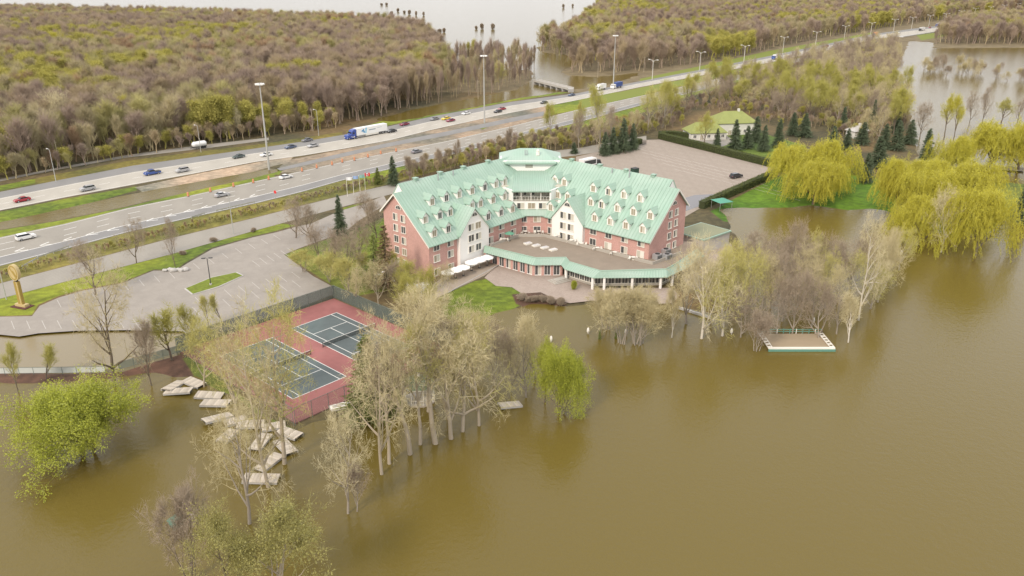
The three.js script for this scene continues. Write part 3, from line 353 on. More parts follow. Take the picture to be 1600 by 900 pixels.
const dirv = (d, ang, az) => { const u = Math.abs(d.y) < 0.95 ? V(0, 1, 0) : V(1, 0, 0), e = V().crossVectors(d, u).normalize(), f = V().crossVectors(d, e); return d.clone().multiplyScalar(Math.cos(ang)).addScaledVector(e, Math.sin(ang) * Math.cos(az)).addScaledVector(f, Math.sin(ang) * Math.sin(az)).normalize(); };
// o: seed, stems, clear (bare stem share), ang (branch angle), up (how much branches turn up), twig {n, l, w}, leaf {n, s}
function grow(o) {
  const r = rng(o.seed), wood = new Geo(), crown = new Geo(), MAX = o.levels ?? 3;
  const tip = (q, d, lv) => {
    for (let k = 0; k < o.twig.n; k++) { const t = dirv(d, 0.25 + r() * 0.9, r() * 6.3); t.y += o.twig.droop ?? 0.1; t.normalize(); const l = o.twig.l * (0.5 + r()); crown.sliver(q, t, l, o.twig.w, r); if (o.twig.fork) { const m = q.clone().addScaledVector(t, l * 0.5); for (let z = 0; z < o.twig.fork; z++) crown.sliver(m, dirv(t, 0.4 + r() * 0.4, r() * 6.3), l * 0.6, o.twig.w * 0.8, r); } }
    if (o.leaf) for (let k = 0; k < o.leaf.n; k++) crown.leaf(V(q.x + (r() - 0.5) * o.leaf.spread, q.y + (r() - 0.5) * o.leaf.spread, q.z + (r() - 0.5) * o.leaf.spread), o.leaf.s * (0.6 + r() * 0.8), r);
    if (o.hang && r() < o.hang.p) { let a = q.clone(), t = d.clone(); t.y = 0; t.normalize(); const n = 4 + Math.floor(r() * 3); for (let k = 0; k < n; k++) { const b = a.clone().add(V(t.x * 0.5 * (n - k) / n + (r() - 0.5) * 0.2, -o.hang.l / n * (0.6 + r() * 0.5), t.z * 0.5 * (n - k) / n + (r() - 0.5) * 0.2)); if (b.y < o.hang.min) break; crown.sliver(a, V().subVectors(b, a).normalize(), a.distanceTo(b) * 1.2, o.hang.w, r); for (let z = 0; z < o.hang.leaf; z++) { const q2 = a.clone().lerp(b, r()); q2.x += (r() - 0.5) * 0.4; q2.z += (r() - 0.5) * 0.4; crown.sliver(q2, V((r() - 0.5) * 0.8, -1, (r() - 0.5) * 0.8).normalize(), 0.3 + r() * 0.35, 0.085, r); } a = b; } }
  };
  const rec = (p, d, len, rad, lv) => {
    const n = lv === 0 ? 8 : lv === 1 ? 5 : 3, st = len / n; let a = p.clone(), dir = d.clone(), ra = rad;
    for (let i = 0; i < n; i++) {
      dir = dir.clone().add(V((r() - 0.5) * o.wob, (r() - 0.5) * o.wob + (lv ? o.up : 0.05), (r() - 0.5) * o.wob)).normalize();
      const b = a.clone().addScaledVector(dir, st), rb = Math.max(0.012, rad * (1 - (i + 1) / n * (lv === 0 ? 0.8 : 0.75)));
      (lv < 2 ? wood : crown).tube(a, b, ra, rb, lv === 0 ? 7 : lv === 1 ? 5 : 3); a = b; ra = rb;
      const f = (i + 1) / n;
      if (lv < MAX && (lv ? i >= 1 : f > o.clear)) { const kids = lv === 0 ? o.limbs ?? 2 : o.kids ?? 2; for (let k = 0; k < kids; k++) { const nl = lv === 0 ? o.h * (o.limb ?? 0.42) * (1.15 - f * 0.75) * (0.75 + r() * 0.5) : len * 0.5 * (0.7 + r() * 0.5); rec(a, dirv(dir, o.ang * (0.75 + r() * 0.5), r() * 6.3), nl, Math.min(rb * 0.65, nl * 0.034 + 0.02), lv + 1); } }
      if (lv >= MAX - (o.tipLv ?? 0) && i >= 1) tip(a, dir, lv);
    }
    tip(a, dir, lv);
  };
  const st = o.stems ?? 1;
  for (let s = 0; s < st; s++) { const lean = st > 1 ? 0.28 : o.lean ?? 0.03, az = s / st * 6.3 + r(); rec(V(st > 1 ? Math.cos(az) * 0.3 : 0, -0.8, st > 1 ? Math.sin(az) * 0.3 : 0), dirv(V(0, 1, 0), lean, az), o.h * (st > 1 ? 0.75 : 0.82), o.r / Math.sqrt(st), 0); }
  const wg = wood.make(), cg = crown.make(); wg.computeBoundingBox(); cg.computeBoundingBox(); const bb = wg.boundingBox.clone().union(cg.boundingBox);
  return { wood: wg, crown: cg, h: bb.max.y, w: (bb.max.x - bb.min.x + bb.max.z - bb.min.z) / 2, tris: (wg.index.count + cg.index.count) / 3 };
}
function spruce(seed, h, rad, sparse = 1) {
  const r = rng(seed), wood = new Geo(), crown = new Geo(); wood.tube(V(0, -0.5, 0), V(0, h, 0), h * 0.018, 0.02, 6);
  for (let y = h * 0.08; y < h * 0.985; y += 0.34) { const L = rad * Math.pow(1 - y / h, 0.85) * (0.8 + r() * 0.35) + 0.12, n = Math.max(5, Math.round((5 + L * 5) * sparse)); for (let k = 0; k < n; k++) { const az = r() * 6.3, l = L * (0.65 + r() * 0.4), dp = -0.22 - r() * 0.2, d = V(Math.cos(az), dp, Math.sin(az)).normalize(), o = V(0, y + r() * 0.3, 0); crown.sliver(o, d, l, 0.16 + l * 0.1, r); for (let t = 0.3; t < 1; t += 0.2) { const q = o.clone().addScaledVector(d, l * t); for (const e of [-1, 1]) crown.sliver(q, dirv(d, 0.8 * e, r() * 1.5), 0.3 + l * 0.2 * (1 - t * 0.6), 0.14, r); crown.sliver(q, V((r() - 0.5) * 0.6, -0.8, (r() - 0.5) * 0.6).normalize(), 0.28, 0.12, r); } } }
  return { wood: wood.make(), crown: crown.make(), h, w: rad * 2.1 };
}
const bark = { tan: M(0.43, 0.365, 0.275, 0.95), grey: M(0.33, 0.285, 0.23, 0.95), brown: M(0.17, 0.135, 0.1, 0.95), pale: M(0.6, 0.55, 0.46, 0.95), red: M(0.2, 0.12, 0.08, 0.95) };
const leafM = (r, g, b) => M(r, g, b, 0.9, { transmission: 0.3, thickness: 0 });
const twigM = (r, g, b) => M(r, g, b, 0.95);
const crownM = { tan: twigM(0.52, 0.45, 0.26), olive: twigM(0.5, 0.46, 0.16), mauve: twigM(0.36, 0.29, 0.215), pale: twigM(0.6, 0.53, 0.33), moss: leafM(0.36, 0.33, 0.1), green: leafM(0.4, 0.43, 0.04), yellow: leafM(0.54, 0.5, 0.05), lime: leafM(0.46, 0.43, 0.1), spruce: M(0.11, 0.145, 0.08, 0.95), pine: M(0.2, 0.23, 0.06, 0.95), rust: M(0.2, 0.14, 0.07, 0.95), hedge: M(0.1, 0.12, 0.03, 0.95) };
const kinds = {
  tall: [1, 2, 3, 4].map((s) => grow({ seed: 100 + s, h: 22, r: 0.5, clear: 0.16, ang: 0.95, up: 0.05, wob: 0.36, limbs: 2, limb: 0.42, twig: { n: 2, l: 1.35, w: 0.055, fork: 1, droop: 0 } })),
  highcrown: [1, 2].map((s) => grow({ seed: 150 + s, h: 22, r: 0.5, clear: 0.46, ang: 0.8, up: 0.08, wob: 0.34, limbs: 2, limb: 0.34, twig: { n: 2, l: 1.35, w: 0.055, fork: 1, droop: 0 } })),
  round: [1, 2, 3].map((s) => grow({ seed: 200 + s, h: 14, r: 0.36, clear: 0.22, ang: 0.9, up: 0.06, wob: 0.36, limbs: 2, limb: 0.52, twig: { n: 2, l: 1.2, w: 0.046, fork: 1, droop: 0 } })),
  multi: [1, 2].map((s) => grow({ seed: 300 + s, h: 11, r: 0.34, stems: 4, clear: 0.25, ang: 0.6, up: 0.08, wob: 0.25, limbs: 1, kids: 2, limb: 0.46, twig: { n: 2, l: 1.05, w: 0.04, fork: 1, droop: 0 } })),
  budding: [1, 2].map((s) => grow({ seed: 400 + s, h: 13, r: 0.32, clear: 0.25, ang: 0.75, up: 0.12, wob: 0.26, limbs: 2, limb: 0.42, twig: { n: 2, l: 1.1, w: 0.03, fork: 1 }, leaf: { n: 4, s: 0.18, spread: 1.2 } })),
  leafy: [1, 2].map((s) => grow({ seed: 500 + s, h: 11, r: 0.42, stems: 3, clear: 0.2, ang: 0.85, up: 0.03, wob: 0.3, limbs: 2, limb: 0.62, twig: { n: 2, l: 0.9, w: 0.05 }, leaf: { n: 13, s: 0.19, spread: 1.5 } })),
  willow: [1, 2].map((s) => grow({ seed: 600 + s, h: 14, r: 0.5, clear: 0.22, ang: 1.0, up: 0.08, wob: 0.3, limbs: 2, limb: 0.6, kids: 3, twig: { n: 1, l: 0.9, w: 0.05 }, leaf: { n: 3, s: 0.22, spread: 1.3 }, hang: { p: 0.38, l: 4, w: 0.04, leaf: 6, min: 0.3 } })),
  sapling: [1, 2].map((s) => grow({ seed: 700 + s, h: 7, r: 0.14, clear: 0.28, ang: 0.55, up: 0.15, wob: 0.2, limbs: 2, limb: 0.45, levels: 2, twig: { n: 5, l: 0.8, w: 0.035, fork: 1 } })),
  shrub: [1, 2].map((s) => grow({ seed: 800 + s, h: 3, r: 0.12, stems: 5, clear: 0.1, ang: 0.6, up: 0.1, wob: 0.3, limbs: 2, limb: 0.5, levels: 2, twig: { n: 4, l: 0.55, w: 0.035 }, leaf: { n: 3, s: 0.14, spread: 0.5 } })),
  spruce: [spruce(1, 12, 2.6), spruce(2, 12, 3.1)], thinspruce: [spruce(3, 13, 2.9, 0.45)],
};
const treeCopies = {};
function tree(kind, look, [x, z, h, w], label, group, name, y) {
  const [bk, ck] = look, vs = kinds[kind], n = treeCopies[kind] = (treeCopies[kind] ?? -1) + 1, v = vs[n % vs.length];
  const t = thing(name ?? { spruce: 'spruce_tree', thinspruce: 'conifer_tree', willow: 'willow_tree', shrub: 'shrub', sapling: 'young_tree', leafy: 'leafy_tree' }[kind] ?? 'bare_tree', label, kind === 'shrub' ? 'shrub' : 'tree', x, y ?? Math.max(-1.2, landY(x, z)), z, n * 2.4, group); t.rotation.z = ((n * 37) % 11 - 5) * 0.009; t.rotation.x = ((n * 53) % 11 - 5) * 0.009;
  const hh = h - t.position.y; t.scale.set(w / v.w, hh / v.h, w / v.w);
  part('trunk', v.wood, bark[bk], t); part('crown', v.crown, crownM[ck], t); return t;
}

// foreground, left to right
tree('leafy', ['brown', 'green'], [-63.54, -104.45, 14.23, 23.41], 'wide bright green tree standing in the brown water at far left');
tree('budding', ['tan', 'moss'], [-26.33, -71.43, 16.52, 13.6], 'olive budding tree rising over the bottom edge of the picture');
tree('budding', ['brown', 'moss'], [-30.04, -69.54, 15.68, 10.53], 'dense olive tree at the bottom edge, left neighbour of the largest one there');
tree('multi', ['brown', 'mauve'], [-38.01, -77.56, 14.41, 9.88], 'thin purple-brown many-stemmed tree beside the tangled green dock box');
tree('tall', ['grey', 'tan'], [-34.54, -88.34, 19.47, 12.58], 'tall bare tan tree in the water below the scattered dock sections');
tree('tall', ['tan', 'olive'], [-33.5, -102.09, 29.76, 15.01], 'tall olive-budded tree between tennis courts and scattered dock sections, thick straight trunk');
tree('tall', ['tan', 'tan'], [-34.13, -96.55, 29.67, 12.57], 'tall bare tan tree rising out of the stacked dock sections before the courts');
tree('tall', ['grey', 'pale'], [-21.92, -90.36, 16.07, 8.1], 'pale short tree alone in the water, nearest trunk below the gazebo grove');
tree('sapling', ['grey', 'mauve'], [-20.89, -90.77, 8.23, 4.71], 'small bare sapling next to the pale short tree in water');
const grove = 'tall trees of the flooded grove by the gazebo';
for (const [t, l, c, high] of [[[-18.67, -99.5, 25.77, 10.11], 'tall tan tree at left edge of the flooded gazebo grove', 'tan'], [[-17.92, -102.09, 20.37, 7.04], 'slender tree just right of the leftmost grove trunk', 'mauve', 1], [[-15.25, -104.96, 22.96, 10.55], 'tall pale tree standing in front of the gazebo', 'pale', 1], [[-14.05, -107.25, 20.48, 7.81], 'tall olive tree directly before the gazebo railing', 'olive', 1], [[-11.45, -107.61, 26.44, 12.23], 'tallest tan tree of the grove, right of the gazebo', 'tan', 1], [[-9.3, -109.06, 24.2, 12.86], 'broad pale tree in the middle right of the grove', 'pale'], [[-7.82, -110.93, 23.75, 12.03], 'tall tan tree near the right side of the grove', 'tan'], [[-10.48, -117.25, 19.3, 10.48], 'mauve tree at the back of the grove behind the gazebo', 'mauve'], [[-5.29, -112.84, 20.3, 10.67], 'olive tree at right edge of the grove beside the single dock section', 'olive']]) tree(high ? 'highcrown' : 'tall', ['tan', c], [t[0], t[1], t[2], t[3] * 1.3], l, grove);
tree('spruce', ['brown', 'pine'], [-23.5, -114.81, 14.53, 10.72], 'dark green conifer at the right corner of the tennis courts');
tree('spruce', ['brown', 'pine'], [-20.34, -117.25, 11.05, 7.86], 'shorter dark conifer behind the one at the tennis court corner');
tree('leafy', ['brown', 'green'], [7.92, -116.43, 13.34, 10.42], 'small bright green tree standing alone in the lake', undefined, 'leafy_tree');
tree('budding', ['brown', 'green'], [5.57, -120.41, 12.95, 6.43], 'thin light green tree left of the small bright green lake tree');
tree('round', ['grey', 'tan'], [2.38, -121.94, 16.45, 8.12], 'bare grey tree in water between grove and bright green lake tree');
tree('sapling', ['grey', 'pale'], [4.29, -128.37, 13.73, 6.78], 'pale twiggy young tree behind the bright green lake tree');
tree('round', ['grey', 'mauve'], [0, -123.72, 13.75, 6.57], 'thin mauve tree beside the single floating dock section');
const patioTrees = 'bare trees in the water before the patio';
for (const [t, l] of [[[19.12, -149.61, 9.91, 7.06], 'bare brown tree in the water, leftmost before the patio columns'], [[21.22, -142.77, 12.32, 8.64], 'bare brown tree with split trunk before the patio columns'], [[23.69, -142.77, 12.83, 9.25], 'bare brown tree, second from right before the patio columns'], [[24.76, -142.48, 11.4, 7.39], 'bare brown tree, rightmost of those before the patio columns']]) tree('multi', ['grey', 'tan'], [t[0], t[1], t[2], t[3] * 1.5], l, patioTrees, 'bare_tree');
tree('sapling', ['pale', 'tan'], [31.25, -145.68, 11.44, 5.02], 'thin pale sapling in the water left of the big pale tree');
tree('tall', ['grey', 'tan'], [35.41, -152.13, 17, 11.72], 'grey tree behind the big pale tree by the patio corner');
tree('round', ['pale', 'pale'], [36.9, -145.09, 23.11, 15.63], 'big pale yellowish tree in the water right of the patio');
tree('round', ['pale', 'olive'], [41.38, -146.57, 19.88, 13.88], 'olive budding tree touching the right side of the big pale tree');
tree('round', ['tan', 'olive'], [47.43, -151.81, 18.68, 11.05], 'olive tree at the water, between big pale tree and wooden platform');
tree('multi', ['grey', 'mauve'], [46.27, -139.68, 8.94, 8.48], 'low mauve bush tree at the left end of the floating platform');
const east = 'bare trees in the flooded east bank';
for (const [t, c, l] of [[[55.07, -160.11, 19.13, 10.88], 'mauve', 'mauve tree in flooded east bank, nearest the service block'], [[59.85, -163.65, 20.81, 11.78], 'mauve', 'tall mauve tree in the flooded east bank left of the pond'], [[55.44, -147.17, 16.1, 10.13], 'mauve', 'mauve tree right behind the floating platform'], [[60.28, -150.24, 15.01, 9.02], 'tan', 'tan tree behind right end of the floating platform'], [[66.63, -160.11, 15.02, 9.52], 'olive', 'olive tree at the middle of the flooded east bank'], [[64.3, -147.17, 14.8, 6.96], 'tan', 'slim tan tree with leaning trunk right of the floating platform'], [[54.35, -175.12, 13.8, 11.02], 'mauve', 'mauve tree against the service block roof'], [[52.15, -147.17, 14.15, 8.23], 'mauve', 'small mauve tree at left rear corner of the floating platform'], [[68.3, -175.12, 13.8, 10.28], 'olive', 'olive tree at the near edge of the lawn pond']]) tree(c === 'tan' ? 'tall' : 'round', ['grey', c], t, l, east);
tree('tall', ['pale', 'pale'], [71.32, -154.06, 23.97, 9.87], 'tall white-barked bare tree at the east bank before the pond');
tree('sapling', ['pale', 'pale'], [65.12, -143.34, 10.41, 5.57], 'leaning white birch farthest out in the water');
tree('round', ['tan', 'tan'], [79.25, -163.65, 17.35, 10.39], 'bare tan tree right of the tall white-barked tree');
tree('round', ['pale', 'pale'], [108.89, -196.66, 18.28, 13.81], 'pale bare tree in front of the right-hand willows');
tree('round', ['grey', 'olive'], [92.58, -183.57, 11.96, 9.18], 'olive tree low in the water left of the willows');
for (const [t, c, l] of [[[51.13, -153.41, 15.91, 10.49], 'tan', 'tan tree in the east tangle, between big pale tree and platform'], [[55.33, -153.41, 16.57, 9.83], 'mauve', 'mauve tree in the east tangle, straight behind the platform middle'], [[59.86, -156.03, 18.11, 9.98], 'tan', 'tan tree in the east tangle, behind the platform lamp'], [[59.93, -144.8, 13.09, 7.49], 'mauve', 'low mauve tree at right rear corner of the platform'], [[48.77, -163.65, 15.96, 11.08], 'olive', 'olive tree in the east tangle, nearest the side patio'], [[64.17, -169.22, 16.35, 9.98], 'mauve', 'mauve tree in the east tangle, at the pond shore'], [[70.66, -163.65, 15.25, 10.39], 'mauve', 'mauve tree in the east tangle, left of the white-barked tree'], [[71.97, -175.12, 13.5, 8.81], 'mauve', 'thin mauve tree standing in the pond'], [[81.08, -175.12, 13.8, 10.28], 'mauve', 'mauve tree behind the white-barked tree'], [[88.44, -179.26, 13.28, 8.99], 'tan', 'tan tree between white-barked tree and low willow'], [[76.32, -171.15, 10.62, 8.64], 'olive', 'olive tree beside the white-barked tree'], [[44.93, -145.68, 11.44, 7.53], 'mauve', 'low mauve tree left of the platform bush'], [[40.64, -153.41, 14.57, 9.18], 'tan', 'tan tree behind the big pale tree'], [[76.15, -160.11, 11.53, 8.16], 'olive', 'low olive tree right of the white-barked trunk']]) tree('round', ['grey', c], [t[0], t[1], t[2], t[3] * 1.15], l, east);
for (const [t, c, l, k] of [[[-13.84, -117.25, 21.86, 11.53], 'pale', 'tall pale tree behind the gazebo roof', 'highcrown'], [[-18.61, -149.61, 13.65, 7.7], 'lime', 'lime budding tree behind the grove near the front lawn', 'budding'], [[-28.39, -160.81, 12.41, 8.19], 'tan', 'bare tan tree at the outer corner of the court fence', 'round'], [[-44.24, -115.21, 20.15, 11.37], 'olive', 'wispy olive tree over the near left tennis court', 'tall'], [[-53.44, -125.55, 14.93, 8.87], 'olive', 'wispy olive tree at the dock-side court fence', 'round'], [[-25.82, -170.37, 10.14, 6.45], 'lime', 'lime budding tree left of the gable chairs', 'budding'], [[-7.7, -135.91, 11.54, 9.47], 'tan', 'bare tan tree on the shore between grove and front lawn', 'round'], [[-32.64, -160.11, 10.82, 8.16], 'tan', 'bare tree above the far court fence', 'round'], [[-3.11, -126.01, 13.33, 6.67], 'mauve', 'thin mauve tree right behind the grove', 'round']]) tree(k, ['tan', c], t, l);
tree('thinspruce', ['brown', 'pine'], [-31.1, -171.15, 12.69, 7.78], 'thin olive conifer left of the brownish gable conifer');
for (const [t, l] of [[[-37.46, -175.12, 13.8, 10.28], 'bare grey tree in the middle of the left garden'], [[-36.8, -185.79, 14.26, 9.28], 'bare grey tree at the back of the left garden lawn'], [[-41.5, -178.42, 13.08, 8.96], 'bare grey tree in the left garden above the shrubs'], [[-24.66, -163.65, 10.28, 8.31], 'bare grey tree among the white covers']]) tree('round', ['brown', 'mauve'], t, l);
// willows
for (const [t, l] of [[[87.4, -254.03, 17.61, 20.42], 'yellow willow on the lawn nearest the hedge'], [[99.65, -254.03, 19.2, 19.4], 'yellow willow on the lawn, right of its twin'], [[91.39, -240.6, 15.71, 17.5], 'drooping yellow willow on the lawn at the pond edge'], [[112.29, -229.7, 17.71, 17.72], 'large yellow willow at the right end of the pond'], [[120.34, -225.83, 15.85, 17.45], 'yellow willow behind the pale bare tree'], [[105.05, -201.73, 14.01, 14.96], 'low yellow willow overhanging the brown water'], [[116.28, -193.72, 20.14, 17.64], 'large yellow willow at the outer water edge on the right'], [[149.7, -275.09, 15.37, 15.37], 'yellow willow on the river bank behind the dark spruce'], [[170.16, -287.34, 18.59, 21.7], 'yellow willow at the right picture edge above the path'], [[179.22, -284.42, 19.53, 18.1], 'rightmost yellow willow cut by the picture edge'], [[131.73, -229.04, 18.22, 18.61], 'yellow willow filling the gap behind the outer one'], [[130.67, -240.6, 14.55, 16.53], 'yellow willow straight behind the pale bare tree, on the strip'], [[127.74, -249.41, 13.39, 17.07], 'yellow willow right of the large pond willow, farther back']]) tree('willow', ['brown', 'yellow'], [t[0], t[1], t[2], t[3] * 1.15], l, 'yellow willows on the east lawn');
tree('spruce', ['brown', 'spruce'], [144.17, -281.56, 15.22, 9.42], 'dark spruce rising among the yellow willows');
tree('spruce', ['brown', 'spruce'], [144.43, -222.7, 13.51, 8.71], 'dark spruce at the right picture edge by the water');
for (const [t, l] of [[[117.64, -266.3, 10.11, 6.39], 'dark spruce left of the large pond willow'], [[130.65, -287.34, 11.44, 8.22], 'blue-grey spruce above the pond willow'], [[149.64, -316.2, 11.66, 6.98], 'dark spruce on the river bank, left of the two'], [[160.08, -328.3, 10.01, 7.23], 'dark spruce on the river bank, right of the two'], [[119.17, -277.83, 5.83, 4.87], 'small spruce at the lawn edge']]) tree('spruce', ['brown', 'spruce'], [t[0], t[1], t[2], t[3] * 1.3], l, 'spruces along the east lawn');
// left side and car park
tree('tall', ['brown', 'tan'], [-68.96, -125.55, 25.71, 14.41], 'big bare tree rising from the fence of the flooded parking lot');
for (const [t, l, c] of [[[-84.46, -123.72, 9.67, 4.6], 'small green-tipped tree at the fence, farthest left', 'lime'], [[-81.95, -127.89, 7.09, 4.73], 'small green-tipped tree at the fence, second from left', 'lime'], [[-62.61, -126.01, 13.33, 6.12], 'small bare tree on the bank between flooded lot and docks', 'mauve'], [[-62.78, -135.38, 12.75, 8.26], 'yellow-green tree at the corner of the court fence', 'lime'], [[-60.84, -149.61, 7.89, 3.85], 'young tree on the lot side of the court fence, left one', 'olive'], [[-58.76, -151.49, 7.54, 3.63], 'young tree on the lot side of the court fence, right one', 'olive'], [[-59.97, -138.04, 10.65, 6], 'yellowish young tree growing through the court fence corner', 'lime']]) tree('sapling', ['brown', c], t, l);
for (const [t, l] of [[[-91.54, -187.61, 12.79, 7.8], 'bare tree on the grass strip, tallest between road and lot'], [[-81, -184.9, 13.9, 4.93], 'bare tree on the rock-edged end of the grass strip'], [[-91.44, -166.58, 14.74, 11.25], 'bare tan tree on the grass strip near the golden sign'], [[-57.49, -207.04, 12.59, 10.54], 'bare tan tree at the lot end of the grass strip'], [[-52.67, -203.83, 11.42, 8.39], 'bare tan tree left of the leaning dark spruce'], [[-45.91, -183.57, 12.74, 8.42], 'bare grey tree in the garden bed at the lot corner'], [[-40.13, -218.44, 10.98, 10.7], 'bare tree between service road and left gable'], [[-36.06, -207.04, 11.73, 9.35], 'bare tree touching the left gable']]) tree('round', ['brown', 'mauve'], t, l);
tree('spruce', ['brown', 'spruce'], [-45.84, -209.24, 11.48, 5.84], 'dark leaning spruce at the hotel entrance drive');
tree('spruce', ['brown', 'spruce'], [-38.86, -262.09, 9.98, 6.3], 'dark spruce behind the left gable roof');
tree('spruce', ['brown', 'pine'], [-44.37, -263.76, 5.59, 4.65], 'olive conifer left of the spruce behind the gable');
tree('thinspruce', ['brown', 'rust'], [-27.83, -170.37, 15.27, 9.47], 'tall thin brownish conifer before the left gable wall');
tree('budding', ['brown', 'lime'], [-23.28, -163.65, 10.56, 7.2], 'yellow-green tree at the foot of the left gable');
tree('budding', ['tan', 'lime'], [-20.98, -153.41, 11.18, 7.87], 'yellow-green tree between court fence and deck');
tree('round', ['pale', 'tan'], [-14.55, -163.65, 10.28, 6.93], 'thin bare tree in front of the left brick wall');
for (const [t, l] of [[[-49.22, -181.39, 6.39, 9.09], 'olive shrub in the garden corner by the lot'], [[-41.86, -175.12, 8.52, 10.28], 'tall olive shrub in the middle of the garden'], [[-36.36, -169.22, 9.05, 9.98], 'brown shrub in front of the garden lawn'], [[-34.18, -179.26, 6.65, 7.49], 'olive shrub by the thin conifer'], [[-21.8, -170.37, 4.14, 4.3], 'bright shrub at the foot of the gable']]) tree('multi', ['grey', 'olive'], t, l, 'garden shrubs by the left gable', 'shrub').userData.category = 'shrub';
tree('shrub', ['brown', 'green'], [13.77, -170.37, 2.46, 2.15], 'round clipped shrub at the patio entrance');
for (const [t, l] of [[[-82.6, -193.72, 1.19, 2.25], 'small bush on the grass strip, left'], [[-78.35, -204.36, 1.24, 2.69], 'small bush on the grass strip, middle'], [[-70.34, -212.61, 1.27, 2.44], 'small bush on the grass strip, right']]) tree('shrub', ['brown', 'mauve'], t, l);
for (const [t, l] of [[[2.23, -164.74, 1.35, 3.62], 'left end'], [[4.43, -163.65, 1.35, 3.6], 'second from the left'], [[6.51, -163.65, 1.5, 3.6], 'middle'], [[8.42, -162.93, 1.49, 3.59], 'second from the right'], [[10.45, -162.22, 1.49, 3.3], 'right end']]) tree('shrub', ['brown', 'mauve'], t, 'low brown shrub in the soil bed by the patio, ' + l, 'shrubs of the patio soil bed');
// trees beyond the hotel
for (const [t, l] of [[[35.2, -307.1, 9.23, 5.34], 'spruce behind the right roof, leftmost'], [[38.75, -310.5, 10.28, 5.39], 'spruce behind the right roof, second from left'], [[42.96, -312.8, 13.25, 6.42], 'tallest spruce behind the right roof by the car park'], [[47.05, -317.4, 10.47, 5.51], 'spruce nearest the car park entrance'], [[23.79, -310.5, 4.44, 3.92], 'small spruce behind the ridge, left of the parked truck']]) tree('spruce', ['brown', 'spruce'], [t[0], t[1], t[2], t[3] * 1.3], l, 'spruces behind the right roof');
for (const [t, l, c] of [[[16.18, -332.1, 17.99, 7.83], 'slim yellow-green tree by the highway, leftmost behind the roof', 'lime'], [[27.4, -332.1, 17.99, 8.87], 'slim yellow-green tree by the highway, second from left', 'lime'], [[35.75, -332.1, 24.99, 10.44], 'tallest yellow-green tree by the highway behind the roof', 'lime'], [[58.22, -351, 21.49, 11.54], 'olive tree at the car park entrance beside the highway', 'olive'], [[66.54, -362.7, 22.65, 11.33], 'yellow-green tree between highway and mansion drive', 'lime']]) tree('budding', ['grey', c], t, l);
for (const [t, l] of [[[-34.2, -267.16, 9.5, 4.7], 'thin bare tree behind the left roof, nearest the spruce'], [[-30.02, -272.4, 8.35, 5.22], 'thin bare tree behind the left roof, second'], [[-26.14, -277.83, 9.81, 4.87], 'thin bare tree behind the left roof, third'], [[-19.07, -285.39, 11.38, 4.09], 'thin bare tree behind the left roof, by the tall one'], [[-1.92, -303.8, 12.93, 5.29], 'thin bare tree behind the lantern roof']]) tree('sapling', ['brown', 'mauve'], t, l);
const wood = 'trees of the wood between highway and mansion';
{
  const r = rng(31), zone = [[17.64, -319.8], [33.45, -327.1], [55.34, -353.8], [74.27, -398.9], [102.76, -460.7], [154.03, -530.9], [215, -616.3], [279.86, -699.8], [333.4, -744.3], [261.36, -570.6], [220.43, -480.4], [189.64, -395.3], [172.22, -355.3], [138.58, -319.8], [141.57, -362.7], [126.64, -378.3], [123.3, -413.8], [97.13, -434], [72.18, -370.4], [53.72, -342.7], [32.31, -315.1]], bb = zone.reduce((b, [x, z]) => [Math.min(b[0], x), Math.max(b[1], x), Math.min(b[2], z), Math.max(b[3], z)], [1e9, -1e9, 1e9, -1e9]);
  const near = (x, z) => [['beside the spruces behind the right roof', 41.31, -328.3], ['at the highway verge left of the mansion', 64.44, -395.3], ['close behind the mansion roofs', 93.17, -386.7], ['at the highway verge below the second double lamp', 104.28, -467.9], ['at the highway verge below the fourth double lamp', 178.07, -563.6], ['in the wood centre above the lawn willows', 144.01, -434], ['between the white house and the river', 164.57, -370.4], ['on the river bank above the black leafless tree', 223.01, -480.4], ['at the far wood end before the highway bridge', 295.61, -674.5], ['deep in the wood below the fifth double lamp', 212.74, -570.6], ['in the wood right of the hidden white house', 166.99, -423.7]].reduce((b, [l, a, c]) => { const d = Math.hypot(a - x, c - z); return d < b[0] ? [d, l] : b; }, [1e9, ''])[1];
  const put = []; let guard = 0;
  while (put.length < 285 && guard++ < 20000) { const x = bb[0] + r() * (bb[1] - bb[0]), z = bb[2] + r() * (bb[3] - bb[2]); if (!inside(zone, x, z) || put.some(([a, b]) => Math.hypot(a - x, b - z) < 4.6)) continue; put.push([x, z]); const k = r(); const yel = x > 60 && z > -480 && k < 0.34;
    if (yel) tree('budding', ['brown', 'lime'], [x, z, 15 + r() * 7, 9 + r() * 4], 'yellow-green budding tree ' + near(x, z), wood, 'woodland_tree');
    else if (k > 0.88 && z > -420) tree('spruce', ['brown', 'spruce'], [x, z, 10 + r() * 4, 6.5], 'dark woodland spruce ' + near(x, z), 'spruces in the mansion wood', 'spruce_tree');
    else tree(k < 0.7 ? 'round' : 'tall', ['grey', k < 0.55 ? 'mauve' : 'tan'], [x, z, 11 + r() * 7, 8 + r() * 4], (k < 0.55 ? 'bare purple-brown tree ' : 'bare tan tree ') + near(x, z), wood, 'woodland_tree'); }
}
